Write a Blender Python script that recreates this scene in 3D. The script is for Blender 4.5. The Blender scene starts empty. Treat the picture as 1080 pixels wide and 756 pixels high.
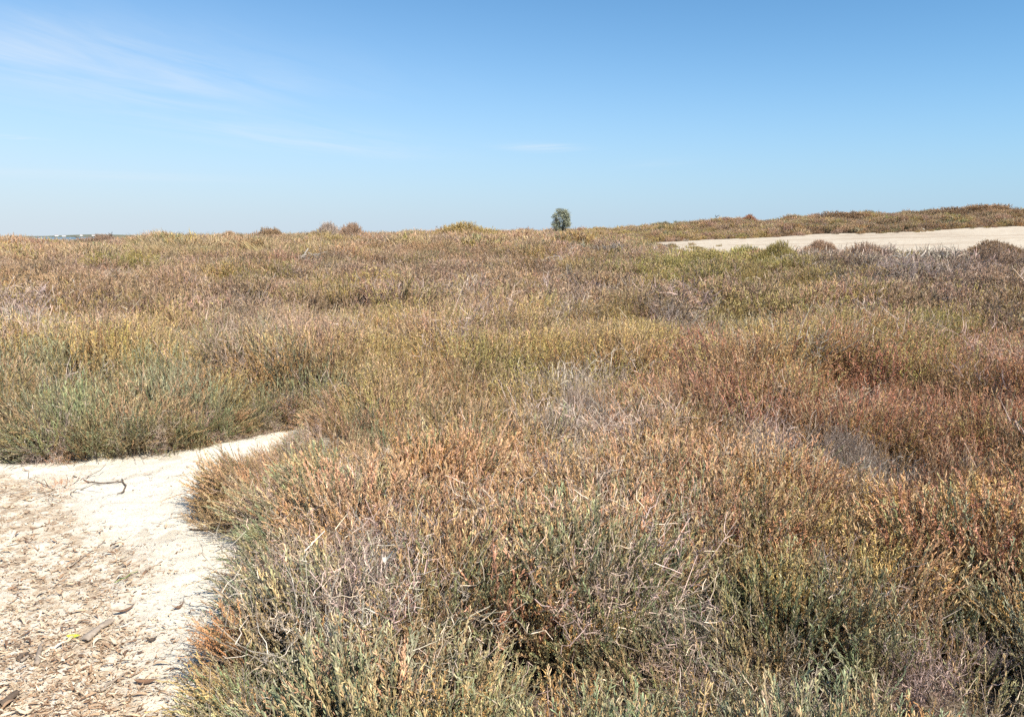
import bpy, math, random
import numpy as np
from mathutils import Vector, noise as mnoise

rng = np.random.default_rng(11)
random.seed(11)
D = bpy.data
scene = bpy.context.scene
col = scene.collection

# ------------------------------------------------------------------ camera model
F = 831.0                       # focal length in pixels of the 1080 px wide photograph
CX, CY = 540.0, 378.0
HORIZON = 249.0
EYE = 1.60
PITCH = math.atan((CY - HORIZON) / F)
cp, sp = math.cos(PITCH), math.sin(PITCH)

def ray(px, py):
    a, b = (px - CX) / F, (CY - py) / F
    return np.array([a, cp + b * sp, -sp + b * cp])

def ground_at(px, py, z=0.0):
    """world point at height z seen at a photograph pixel"""
    r = ray(px, py)
    t = (z - EYE) / r[2]
    return np.array([r[0] * t, r[1] * t, z])

def project(x, y, z):
    dz = z - EYE
    depth = np.maximum(y * cp - dz * sp, 0.05)
    return CX + F * x / depth, CY - F * (y * sp + dz * cp) / depth

# ------------------------------------------------------------------ value noise (numpy)
def _hash(ix, iy, s):
    h = (ix.astype(np.int64) * 374761393 + iy.astype(np.int64) * 668265263 + s * 1442695041) & 0xFFFFFFFF
    h = ((h ^ (h >> 13)) * 1274126177) & 0xFFFFFFFF
    h = h ^ (h >> 16)
    return (h & 0xFFFFFF) / float(0xFFFFFF)

def vnoise(x, y, s=0):
    ix, iy = np.floor(x), np.floor(y)
    fx, fy = x - ix, y - iy
    fx, fy = fx * fx * (3 - 2 * fx), fy * fy * (3 - 2 * fy)
    a, b = _hash(ix, iy, s), _hash(ix + 1, iy, s)
    c, d = _hash(ix, iy + 1, s), _hash(ix + 1, iy + 1, s)
    return (a * (1 - fx) + b * fx) * (1 - fy) + (c * (1 - fx) + d * fx) * fy

def fbm(x, y, s=0, o=4):
    r, a, t = 0, 1.0, 0
    for k in range(o):
        r = r + a * vnoise(x * 2 ** k + 17 * k, y * 2 ** k - 9 * k, s + k)
        t += a
        a *= 0.5
    return r / t

def worley(x, y, size, s=0):
    """distance to the nearest jittered cell centre, offset vector to it and a hash of the cell"""
    gx, gy = np.floor(x / size), np.floor(y / size)
    best = np.full(x.shape, 1e9)
    vx, vy, hh = np.zeros(x.shape), np.zeros(x.shape), np.zeros(x.shape)
    for dx in (-1, 0, 1):
        for dy in (-1, 0, 1):
            cx, cy = gx + dx, gy + dy
            px = (cx + 0.15 + 0.7 * _hash(cx, cy, s)) * size
            py = (cy + 0.15 + 0.7 * _hash(cx, cy, s + 7)) * size
            d = np.hypot(px - x, py - y)
            m = d < best
            best = np.where(m, d, best)
            vx, vy = np.where(m, x - px, vx), np.where(m, y - py, vy)
            hh = np.where(m, _hash(cx, cy, s + 13), hh)
    return best, vx, vy, hh

def smooth(a, b, x):
    t = np.clip((x - a) / (b - a), 0, 1)
    return t * t * (3 - 2 * t)

# ------------------------------------------------------------------ terrain
YK = np.array([0, 8, 16, 24, 35, 45, 60, 75, 95, 130, 200, 420, 9000.0])
UK = np.array([-.70, -.58, -.52, -.42, -.25, -.08, .08, .20, .30, .40, .50, .60, .70])
TBL = np.array([
 # 0   8    16   24   35   45   60    75    95    130  200  420
 [0, .02, .16, .32, .55, .72, .80, .76, .4, -.6, -2.2, -4, -4],
 [0, .02, .14, .28, .46, .58, .62, .58, .2, -.6, -2.2, -4, -4],
 [0, .02, .14, .28, .45, .56, .60, .56, .2, -.6, -2.2, -4, -4],
 [0, .02, .16, .32, .55, .70, .86, .80, .4, -.6, -2.2, -4, -4],
 [0, .02, .18, .35, .60, .80, 1.00, .96, .7, -.4, -2.2, -4, -4],
 [0, .02, .18, .36, .62, .84, 1.14, 1.16, 1.0, .1, -2.2, -4, -4],
 [0, .02, .17, .33, .54, .74, 1.14, 1.40, 1.65, 1.0, -2.2, -4, -4],
 [0, .02, .12, .20, .26, .36, .86, 1.38, 2.35, 1.7, -2.2, -4, -4],
 [0, .02, .10, .18, .26, .38, .92, 1.50, 2.85, 2.0, -2.2, -4, -4],
 [0, .02, .10, .18, .26, .40, .98, 1.65, 3.20, 2.3, -2.2, -4, -4],
 [0, .02, .10, .19, .28, .46, 1.08, 1.85, 3.55, 2.6, -2.2, -4, -4],
 [0, .02, .10, .20, .32, .50, 1.20, 2.10, 3.95, 2.8, -2.2, -4, -4],
 [0, .02, .10, .20, .34, .52, 1.30, 2.30, 3.75, 2.8, -2.2, -4, -4]])

def height(x, y):
    x, y = np.asarray(x, float), np.asarray(y, float)
    yy = np.clip(y, 0, 8999)
    u = np.clip(x / np.maximum(yy, 6.0), -.699, .699)
    i = np.clip(np.searchsorted(UK, u) - 1, 0, len(UK) - 2)
    j = np.clip(np.searchsorted(YK, yy, side='right') - 1, 0, len(YK) - 2)
    fu = (u - UK[i]) / (UK[i + 1] - UK[i])
    fy = (yy - YK[j]) / (YK[j + 1] - YK[j])
    fu = fu * fu * (3 - 2 * fu)
    z = (TBL[i, j] * (1 - fu) + TBL[i + 1, j] * fu) * (1 - fy) + (TBL[i, j + 1] * (1 - fu) + TBL[i + 1, j + 1] * fu) * fy
    amp = np.clip(yy / 60, 0.03, 1) * 0.35 * (1 - smooth(.15, .3, u) * smooth(28, 40, yy) * (1 - smooth(74, 84, yy)) * .9)
    z = z + amp * (fbm(x * .11, y * .11, 3, 3) - .5) * (1 - smooth(150, 400, np.hypot(x, y)))
    return z

# sand path in front, drawn on the ground plane
path_px = [(-420, 520), (-150, 502), (0, 491), (60, 492), (150, 484), (220, 474), (270, 463), (306, 455),
           (345, 452), (322, 476), (282, 497), (244, 525), (226, 548), (270, 566), (286, 610), (292, 655), (276, 690),
           (244, 722), (236, 800), (220, 1000), (-700, 1000)]
PATH = np.array([ground_at(a, b)[:2] for a, b in path_px])
PATH = np.vstack([PATH, [[-1.1, -3.0], [-6.5, -3.0]]])

def poly_sdf(P, x, y):
    """signed distance, negative inside"""
    d = np.full(x.shape, 1e9)
    inside = np.zeros(x.shape, bool)
    n = len(P)
    for k in range(n):
        ax, ay = P[k]
        bx, by = P[(k + 1) % n]
        ex, ey = bx - ax, by - ay
        t = np.clip(((x - ax) * ex + (y - ay) * ey) / (ex * ex + ey * ey), 0, 1)
        d = np.minimum(d, np.hypot(x - ax - t * ex, y - ay - t * ey))
        c = ((ay > y) != (by > y)) & (x < (bx - ax) * (y - ay) / (by - ay + 1e-12) + ax)
        inside ^= c
    return np.where(inside, -d, d)

def path_sdf(x, y):
    return poly_sdf(PATH, x, y) + 0.05 * (fbm(x * 5, y * 5, 21, 3) - .5) * 2

# far sand flat on the right: near edge and far edge as functions of u = x/y
FU = np.array([.165, .19, .26, .32, .40, .50, .60, .75, .95])
FN = np.array([62, 51, 46, 43, 39, 35, 32, 30, 28.0])
FE = np.array([66, 68, 70, 73, 76, 77, 78, 82, 86.0])

def flat_sdf(x, y):
    u = x / np.maximum(y, 1)
    n = np.interp(u, FU, FN) + 9 * (fbm(x * .16, y * .16, 31, 4) - .5)
    e = np.interp(u, FU, FE) + 4 * (fbm(x * .15, y * .15, 37, 3) - .5)
    s = np.maximum(np.maximum(n - y, y - e), (.175 - u) * 60)
    return s

# ------------------------------------------------------------------ helpers
def tag(o, label=None, cat=None, group=None, kind=None):
    if label: o['label'] = label
    if cat: o['category'] = cat
    if group: o['group'] = group
    if kind: o['kind'] = kind
    return o

def make_mesh(name, V, quads=None, tris=None, attrs=None, mat=None, smooth_shade=False):
    me = D.meshes.new(name)
    V = np.asarray(V, np.float32)
    q = np.zeros((0, 4), np.int32) if quads is None else np.asarray(quads, np.int32).reshape(-1, 4)
    t = np.zeros((0, 3), np.int32) if tris is None else np.asarray(tris, np.int32).reshape(-1, 3)
    me.vertices.add(len(V))
    me.vertices.foreach_set('co', V.ravel())
    loops = np.concatenate([q.ravel(), t.ravel()])
    me.loops.add(len(loops))
    me.loops.foreach_set('vertex_index', loops)
    starts = np.concatenate([np.arange(len(q)) * 4, len(q) * 4 + np.arange(len(t)) * 3])
    me.polygons.add(len(starts))
    me.polygons.foreach_set('loop_start', starts.astype(np.int32))
    me.polygons.foreach_set('loop_total', np.concatenate([np.full(len(q), 4), np.full(len(t), 3)]).astype(np.int32))
    if smooth_shade:
        me.polygons.foreach_set('use_smooth', np.ones(len(starts), bool))
    else:
        me.polygons.foreach_set('use_smooth', np.zeros(len(starts), bool))
    for k, v in (attrs or {}).items():
        v = np.asarray(v, np.float32)
        if v.ndim == 1:
            me.attributes.new(k, 'FLOAT', 'POINT').data.foreach_set('value', v)
        else:
            me.attributes.new(k, 'FLOAT_VECTOR', 'POINT').data.foreach_set('vector', v.ravel())
    me.update(calc_edges=True)
    me.validate()
    if mat: me.materials.append(mat)
    return me

def obj(name, me, parent=None, loc=(0, 0, 0)):
    o = D.objects.new(name, me)
    o.location = loc
    col.objects.link(o)
    if parent: o.parent = parent
    return o

def empty(name, loc, rz=0, scale=(1, 1, 1)):
    o = D.objects.new(name, None)
    o.empty_display_size = .1
    o.location = loc
    o.rotation_euler = (0, 0, rz)
    o.scale = scale
    col.objects.link(o)
    return o

# ------------------------------------------------------------------ materials
class N:
    def __init__(s, name):
        s.m = D.materials.new(name)
        s.m.use_nodes = True
        s.t = s.m.node_tree
        s.t.nodes.clear()
        s.out = s.n('ShaderNodeOutputMaterial')
        s.b = s.n('ShaderNodeBsdfPrincipled')
        s.l(s.b.outputs[0], s.out.inputs[0])
    def n(s, typ, **kw):
        n = s.t.nodes.new(typ)
        for k, v in kw.items(): setattr(n, k, v)
        return n
    def l(s, a, b): s.t.links.new(a, b)
    def noise(s, scale, detail=4, rough=.6, vec=None):
        n = s.n('ShaderNodeTexNoise')
        n.inputs['Scale'].default_value = scale
        n.inputs['Detail'].default_value = detail
        n.inputs['Roughness'].default_value = rough
        if vec is not None: s.l(vec, n.inputs['Vector'])
        return n
    def ramp(s, fac, stops):
        r = s.n('ShaderNodeValToRGB')
        els = r.color_ramp.elements
        while len(els) < len(stops): els.new(.5)
        for e, (p, c) in zip(els, stops):
            e.position = p
            e.color = (*c, 1) if len(c) == 3 else c
        s.l(fac, r.inputs[0])
        return r.outputs[0]
    def mix(s, fac, a, b, mode='MIX'):
        m = s.n('ShaderNodeMix', data_type='RGBA', blend_type=mode)
        for sock, v in ((m.inputs[0], fac), (m.inputs[6], a), (m.inputs[7], b)):
            if isinstance(v, (int, float)): sock.default_value = v
            elif isinstance(v, tuple): sock.default_value = (*v, 1)
            else: s.l(v, sock)
        return m.outputs[2]
    def math(s, op, a, b=0.0, clamp=False):
        m = s.n('ShaderNodeMath', operation=op)
        m.use_clamp = clamp
        for sock, v in ((m.inputs[0], a), (m.inputs[1], b)):
            if isinstance(v, (int, float)): sock.default_value = v
            else: s.l(v, sock)
        return m.outputs[0]
    def attr(s, name, typ='GEOMETRY'):
        a = s.n('ShaderNodeAttribute', attribute_name=name)
        a.attribute_type = typ
        return a
    def bump(s, h, strength, dist):
        b = s.n('ShaderNodeBump')
        b.inputs['Strength'].default_value = strength
        b.inputs['Distance'].default_value = dist
        s.l(h, b.inputs['Height'])
        s.l(b.outputs[0], s.b.inputs['Normal'])

def plant_material():
    s = N('living_stems')
    A, B = s.attr('tintA', 'INSTANCER'), s.attr('tintB', 'INSTANCER')
    mv, wd = s.attr('mixv'), s.attr('wood')
    c = s.mix(mv.outputs['Fac'], A.outputs['Vector'], B.outputs['Vector'])
    w = s.attr('bri')
    woodc = s.mix(w.outputs['Fac'], (.17, .12, .085), (.46, .37, .27))
    c = s.mix(wd.outputs['Fac'], c, woodc)
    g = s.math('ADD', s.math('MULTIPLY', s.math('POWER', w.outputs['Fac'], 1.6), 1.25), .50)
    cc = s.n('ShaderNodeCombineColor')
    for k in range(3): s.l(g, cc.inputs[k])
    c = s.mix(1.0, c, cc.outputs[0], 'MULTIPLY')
    s.l(c, s.b.inputs['Base Color'])
    s.b.inputs['Roughness'].default_value = .5
    s.b.inputs['Specular IOR Level'].default_value = .35
    return s.m

def simple(name, c1, c2, scale=30, rough=.8, bump=.3):
    s = N(name)
    tc = s.n('ShaderNodeTexCoord')
    n = s.noise(scale, 5, .65, tc.outputs['Object'])
    s.l(s.ramp(n.outputs[0], [(.3, c1), (.7, c2)]), s.b.inputs['Base Color'])
    s.b.inputs['Roughness'].default_value = rough
    s.b.inputs['Specular IOR Level'].default_value = .2
    s.bump(n.outputs[0], bump, .01)
    return s.m

def sand_material(name, near):
    s = N(name)
    g = s.n('ShaderNodeNewGeometry')
    P = g.outputs['Position']
    big = s.noise(1.6 if near else .12, 5, .6, P)
    if near:
        fine = s.noise(90, 6, .7, P)
        mid = s.noise(14, 5, .7, P)
        c = s.ramp(fine.outputs[0], [(.33, (.36, .29, .20)), (.42, (.66, .59, .47)), (.58, (.76, .70, .59))])
        lit = s.attr('litter')
        c2 = s.ramp(mid.outputs[0], [(.36, (.26, .165, .10)), (.47, (.52, .40, .27)), (.56, (.70, .62, .50))])
        f = s.math('MULTIPLY', lit.outputs['Fac'], .85)
        c = s.mix(f, c, c2)
        mp = s.n('ShaderNodeMapping')
        s.l(P, mp.inputs[0])
        mp.inputs['Rotation'].default_value = (0, 0, .5)
        mp.inputs['Scale'].default_value = (1, 3.2, 1)
        specks = s.noise(46, 3, .6, mp.outputs[0])
        k = s.ramp(specks.outputs[0], [(.665, (0, 0, 0)), (.70, (1, 1, 1))])
        c = s.mix(s.math('MULTIPLY', k, .75), c, (.28, .19, .11))
        st = s.ramp(big.outputs[0], [(.42, (0, 0, 0)), (.66, (1, 1, 1))])
        c = s.mix(s.math('MULTIPLY', st, .2), c, (.50, .41, .30))
        s.l(c, s.b.inputs['Base Color'])
        h = s.math('ADD', s.math('MULTIPLY', mid.outputs[0], .7), s.math('MULTIPLY', fine.outputs[0], .35))
        s.bump(h, .6, .03)
    else:
        fine = s.noise(1.5, 7, .7, P)
        c = s.ramp(fine.outputs[0], [(.28, (.33, .25, .18)), (.45, (.50, .42, .32)), (.65, (.56, .49, .385))])
        mp = s.n('ShaderNodeMapping')
        s.l(P, mp.inputs[0])
        mp.inputs['Scale'].default_value = (.25, 1.6, 1)
        tr = s.noise(.35, 5, .6, mp.outputs[0])
        k = s.ramp(tr.outputs[0], [(.50, (0, 0, 0)), (.62, (1, 1, 1))])
        c = s.mix(s.math('MULTIPLY', k, .6), c, (.36, .27, .19))
        s.l(c, s.b.inputs['Base Color'])
        s.bump(fine.outputs[0], .5, .1)
    s.b.inputs['Roughness'].default_value = .95
    s.b.inputs['Specular IOR Level'].default_value = .1
    return s.m

def soil_material():
    s = N('soil')
    g = s.n('ShaderNodeNewGeometry')
    P = g.outputs['Position']
    a, b = s.noise(3.0, 6, .7, P), s.noise(40, 5, .7, P)
    c = s.ramp(b.outputs[0], [(.3, (.06, .045, .03)), (.55, (.15, .11, .075)), (.72, (.30, .24, .17))])
    sd = s.attr('sandy')
    c = s.mix(sd.outputs['Fac'], c, (.60, .53, .42))
    s.l(c, s.b.inputs['Base Color'])
    s.b.inputs['Roughness'].default_value = .95
    s.b.inputs['Specular IOR Level'].default_value = .1
    s.bump(b.outputs[0], .6, .03)
    return s.m

M_PLANT = plant_material()
M_SOIL = soil_material()
M_SAND = sand_material('path_sand', True)
M_FLAT = sand_material('flat_sand', False)
M_DEADWOOD = simple('bleached_wood', (.28, .24, .20), (.52, .46, .39), 25)
M_DARKWOOD = simple('dark_wood', (.07, .05, .04), (.20, .15, .11), 40)
M_BARK = simple('grey_bark', (.24, .185, .14), (.46, .38, .30), 60)
M_STONE = simple('pale_stone', (.45, .41, .34), (.72, .68, .60), 14)
M_YLEAF = simple('yellow_leaf', (.55, .60, .05), (.70, .72, .10), 40, .5)
M_GBLADE = simple('green_blade', (.12, .20, .03), (.20, .28, .06), 40, .6)
M_TREEBARK = simple('tree_bark', (.09, .07, .05), (.2, .16, .12), 12)
M_TREELEAF = simple('tree_leaf', (.21, .23, .15), (.38, .37, .25), 5, .6)
M_WALLW = simple('white_render', (.70, .70, .68), (.82, .81, .78), .2, .8, 0)
M_ROOFT = simple('roof_tile', (.30, .16, .10), (.40, .22, .14), .5, .8, 0)
M_COAST = simple('coast_scrub', (.10, .11, .07), (.2, .19, .13), .02, .9, 0)

# ------------------------------------------------------------------ plant pieces
class Bits:
    """collects prisms and tubes as numpy arrays"""
    def __init__(s): s.V, s.Q, s.T, s.a, s.n = [], [], [], {'mixv': [], 'wood': [], 'bri': []}, 0
    def add(s, V, Q, T, mixv, wood, bri):
        s.V.append(V)
        if Q is not None and len(Q): s.Q.append(Q + s.n)
        if T is not None and len(T): s.T.append(T + s.n)
        for k, v in (('mixv', mixv), ('wood', wood), ('bri', bri)): s.a[k].append(v)
        s.n += len(V)
    def arrays(s):
        V = np.concatenate(s.V)
        Q = np.concatenate(s.Q) if s.Q else np.zeros((0, 4), int)
        T = np.concatenate(s.T) if s.T else np.zeros((0, 3), int)
        return V, Q, T, {k: np.concatenate(v) for k, v in s.a.items()}

def frame(d):
    d = d / np.linalg.norm(d, axis=1, keepdims=True)
    up = np.where(np.abs(d[:, 2:3]) < .9, np.array([[0, 0, 1.]]), np.array([[1., 0, 0]]))
    a = np.cross(d, up); a /= np.linalg.norm(a, axis=1, keepdims=True)
    return d, a, np.cross(d, a)

def spikes(B, base, d, L, R, mixv, wood, bri, mid=True):
    """fleshy three-sided segments with a pointed tip"""
    n = len(base)
    d, a, b = frame(d)
    ang = rng.random(n)[:, None] * 6.28 + np.arange(3)[None] * 2.0944
    ca, sa = np.cos(ang)[..., None], np.sin(ang)[..., None]
    ring = a[:, None] * ca + b[:, None] * sa
    L, R = L[:, None, None], R[:, None, None]
    bend = (np.array([0, 0, 1.]) + rng.normal(0, .25, (n, 3)))[:, None] * .12
    r0 = base[:, None] + ring * R * .75
    tip = (base[:, None] + (d[:, None] + bend * 2.2) * L)
    i = np.arange(n)[:, None]
    if mid:
        r1 = base[:, None] + (d[:, None] * .80 + bend * .9) * L + ring * R
        V = np.concatenate([r0, r1, tip], 1).reshape(-1, 3)
        o = i * 7
        Q = np.concatenate([np.stack([o + k, o + (k + 1) % 3, o + 3 + (k + 1) % 3, o + 3 + k], -1) for k in range(3)], 1).reshape(-1, 4)
        T = np.concatenate([np.stack([o + 3 + k, o + 3 + (k + 1) % 3, o + 6], -1) for k in range(3)], 1).reshape(-1, 3)
        m = 7
    else:
        V = np.concatenate([r0, tip], 1).reshape(-1, 3)
        o = i * 4
        Q = None
        T = np.concatenate([np.stack([o + k, o + (k + 1) % 3, o + 3], -1) for k in range(3)], 1).reshape(-1, 3)
        m = 4
    B.add(V, Q, T, np.repeat(mixv, m), np.repeat(wood, m), np.repeat(bri, m))

def tubes(B, pts, R0, R1, mixv, wood, bri):
    """pts (n,k,3) polylines as tapered three-sided tubes"""
    n, k, _ = pts.shape
    d = np.gradient(pts, axis=1).reshape(-1, 3)
    d, a, b = frame(d)
    a, b = a.reshape(n, k, 3), b.reshape(n, k, 3)
    R = (R0[:, None] * (1 - np.linspace(0, 1, k)) + R1[:, None] * np.linspace(0, 1, k))[..., None, None]
    ang = np.arange(3) * 2.0944
    ring = a[:, :, None] * np.cos(ang)[None, None, :, None] + b[:, :, None] * np.sin(ang)[None, None, :, None]
    V = (pts[:, :, None] + ring * R).reshape(-1, 3)
    o = (np.arange(n) * k * 3)[:, None] + (np.arange(k - 1) * 3)[None]
    o = o.reshape(-1, 1)
    Q = np.concatenate([np.stack([o + j, o + (j + 1) % 3, o + 3 + (j + 1) % 3, o + 3 + j], -1) for j in range(3)], 1).reshape(-1, 4)
    B.add(V, Q, None, np.repeat(mixv, k * 3), np.repeat(wood, k * 3), np.repeat(bri, k * 3))

def stalk_lines(n, rad, H, spread, k, wob):
    """n curved stalks that leave a small base and rise"""
    th = rng.random(n) * 6.283
    rr = np.sqrt(rng.random(n))
    b = np.stack([np.cos(th) * rr * rad * .75, np.sin(th) * rr * rad * .75, np.zeros(n)], 1)
    out = np.stack([np.cos(th) * rr * spread, np.sin(th) * rr * spread, np.ones(n)], 1) + rng.normal(0, .13, (n, 3)) * [1, 1, 0]
    t = np.linspace(0, 1, k)[None, :, None]
    h = (H * (.50 + .50 * rng.random(n)) * (1 - .2 * rr))[:, None, None]
    cur = rng.normal(0, wob, (n, 1, 3)) * [1, 1, 0]
    return b[:, None] + out[:, None] * t * h + cur * (t ** 2) * h + rng.normal(0, .004, (n, k, 3))

def tuft(kind, lod):
    """kind: samphire (jointed fleshy shoots), leafy (short fine leaves), dead (grey twigs), grass"""
    B = Bits()
    S = (1.0, 1.9, 3.4, 6.0)[lod]                       # size class: radius .1 .. .6 m
    rad = .095 * S
    H = (.34, .42, .48, .52)[lod]
    mid = lod == 0
    if kind == 'grass':
        n = (260, 320, 320, 360)[lod]
        L = stalk_lines(n, rad, H * 1.15, .7, 4, .35)
        R = np.full(n, (.0011, .0016, .004, .009)[lod])
        tubes(B, L, R, R * .3, rng.random(n), np.zeros(n), rng.random(n))
        return B.arrays()
    if kind == 'dead':
        n = (34, 60, 70, 80)[lod]
        L = stalk_lines(n, rad, H, .75, 5, .35)
        R = np.full(n, (.0020, .0024, .0045, .009)[lod])
        tubes(B, L, R, R * .35, rng.random(n), np.zeros(n), rng.random(n))
        m = (9, 7, 5, 5)[lod]
        idx = np.repeat(np.arange(n), m)
        t = .25 + .75 * rng.random(n * m)
        s = t * 3.999
        j = s.astype(int); f = (s - j)[:, None]
        base = L[idx, j] * (1 - f) + L[idx, np.minimum(j + 1, 4)] * f
        d = rng.normal(0, .8, (n * m, 3)) + [0, 0, .8]
        d /= np.linalg.norm(d, axis=1, keepdims=True)
        ln = (.06, .09, .14, .2)[lod] * (.4 + rng.random(n * m))
        K = 3 if lod > 0 else 4
        tt = np.linspace(0, 1, K)[None, :, None]
        P = base[:, None] + d[:, None] * tt * ln[:, None, None] + rng.normal(0, .008 * S ** .5, (n * m, K, 3)) * tt
        R2 = np.full(n * m, (.0012, .0018, .004, .009)[lod])
        tubes(B, P, R2, R2 * .5, rng.random(n * m), np.zeros(n * m), rng.random(n * m))
        return B.arrays()
    n = (28, 44, 56, 66)[lod]
    L = stalk_lines(n, rad, H, .34, 5, .15)
    R = np.full(n, (.0022, .0030, .006, .010)[lod])
    bst = rng.random(n)
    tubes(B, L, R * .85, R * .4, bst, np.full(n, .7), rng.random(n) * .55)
    m = {'samphire': (46, 28, 14, 10), 'leafy': (52, 34, 17, 11)}[kind][lod]
    idx = np.repeat(np.arange(n), m)
    t = (np.tile(np.arange(m), n) + rng.random(n * m)) / m
    t = .26 + .74 * t
    s = t * 3.999
    j = s.astype(int); f = (s - j)[:, None]
    base = L[idx, j] * (1 - f) + L[idx, np.minimum(j + 1, 4)] * f
    ax = L[idx, np.minimum(j + 1, 4)] - L[idx, j]
    ax /= np.linalg.norm(ax, axis=1, keepdims=True)
    if kind == 'samphire':
        d = ax * .95 + rng.normal(0, .36, (n * m, 3))
        ln = (.0135, .022, .050, .10)[lod] * (.45 + .9 * rng.random(n * m))
        rr = (.0015, .0025, .0062, .0145)[lod] * (.75 + .5 * rng.random(n * m))
    else:
        d = ax * .55 + rng.normal(0, .55, (n * m, 3))
        ln = (.0105, .018, .045, .09)[lod] * (.5 + .9 * rng.random(n * m))
        rr = (.0014, .0024, .0063, .0145)[lod] * (.7 + .6 * rng.random(n * m))
    stalkmix = rng.random(n) ** 1.7
    mv = np.clip(stalkmix[idx] * .95 + rng.random(n * m) * .35 + (.5 - t) * .4 - .1, 0, 1)
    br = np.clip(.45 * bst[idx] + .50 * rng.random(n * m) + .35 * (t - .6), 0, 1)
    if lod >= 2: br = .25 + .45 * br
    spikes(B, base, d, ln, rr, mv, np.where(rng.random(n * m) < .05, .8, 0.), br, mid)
    return B.arrays()

KINDS = ('samphire', 'leafy', 'dead', 'grass')
NV = 3
TUFT = {(k, l, v): tuft(k, l) for k in KINDS for l in range(4) for v in range(NV if k in ('samphire', 'leafy') else 2)}

# ------------------------------------------------------------------ species and their colours
SPEC = {  # mesh kind, colour of the fresh shoots, colour of the aged shoots, height factor
 'green':  ('samphire', (.285, .305, .16), (.54, .37, .20), 1.0),
 'bluegr': ('samphire', (.27, .31, .19), (.44, .34, .20), 1.0),
 'tan':    ('samphire', (.56, .375, .215), (.34, .29, .145), 1.0),
 'pink':   ('samphire', (.58, .365, .225), (.48, .29, .15), 1.05),
 'orange': ('leafy', (.51, .29, .12), (.44, .31, .13), 1.0),
 'red':    ('leafy', (.50, .24, .145), (.60, .34, .18), 1.05),
 'yellow': ('leafy', (.52, .41, .15), (.53, .36, .17), 1.0),
 'lime':   ('leafy', (.46, .40, .13), (.46, .34, .14), 1.05),
 'brown':  ('leafy', (.57, .375, .225), (.44, .33, .19), 1.0),
 'mauve':  ('leafy', (.47, .33, .24), (.54, .37, .24), 1.0),
 'grey':   ('dead', (.33, .26, .22), (.56, .46, .38), 1.0),
 'straw':  ('grass', (.44, .34, .20), (.36, .27, .15), .95),
}
SPEC = {k: (m, tuple(.98 * c * w_ for c, w_ in zip(a, (1.03, .98, .92))), tuple(.96 * c * w_ for c, w_ in zip(b, (1.05, .98, .90))), h) for k, (m, a, b, h) in SPEC.items()}
SN = list(SPEC)
BANDS = [  # photo row, weights
 (760, dict(green=.42, bluegr=.2, tan=.28, orange=.06, grey=.04)),
 (640, dict(green=.34, bluegr=.14, tan=.38, orange=.05, grey=.09)),
 (560, dict(green=.24, bluegr=.08, tan=.44, pink=.12, grey=.12)),
 (470, dict(green=.14, tan=.42, pink=.22, orange=.12, grey=.08)),
 (400, dict(tan=.38, pink=.18, orange=.14, yellow=.24, grey=.04)),
 (350, dict(tan=.26, yellow=.46, orange=.14, brown=.12, grey=.04)),
 (320, dict(tan=.17, yellow=.30, brown=.38, mauve=.08, orange=.04, grey=.05)),
 (290, dict(brown=.52, mauve=.18, yellow=.14, grey=.05, tan=.10)),
 (262, dict(brown=.54, mauve=.24, yellow=.10, green=.05, grey=.05)),
 (245, dict(brown=.56, mauve=.22, yellow=.14, orange=.03, green=.05)),
 (215, dict(brown=.56, yellow=.22, orange=.06, mauve=.1, green=.06))]
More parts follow.
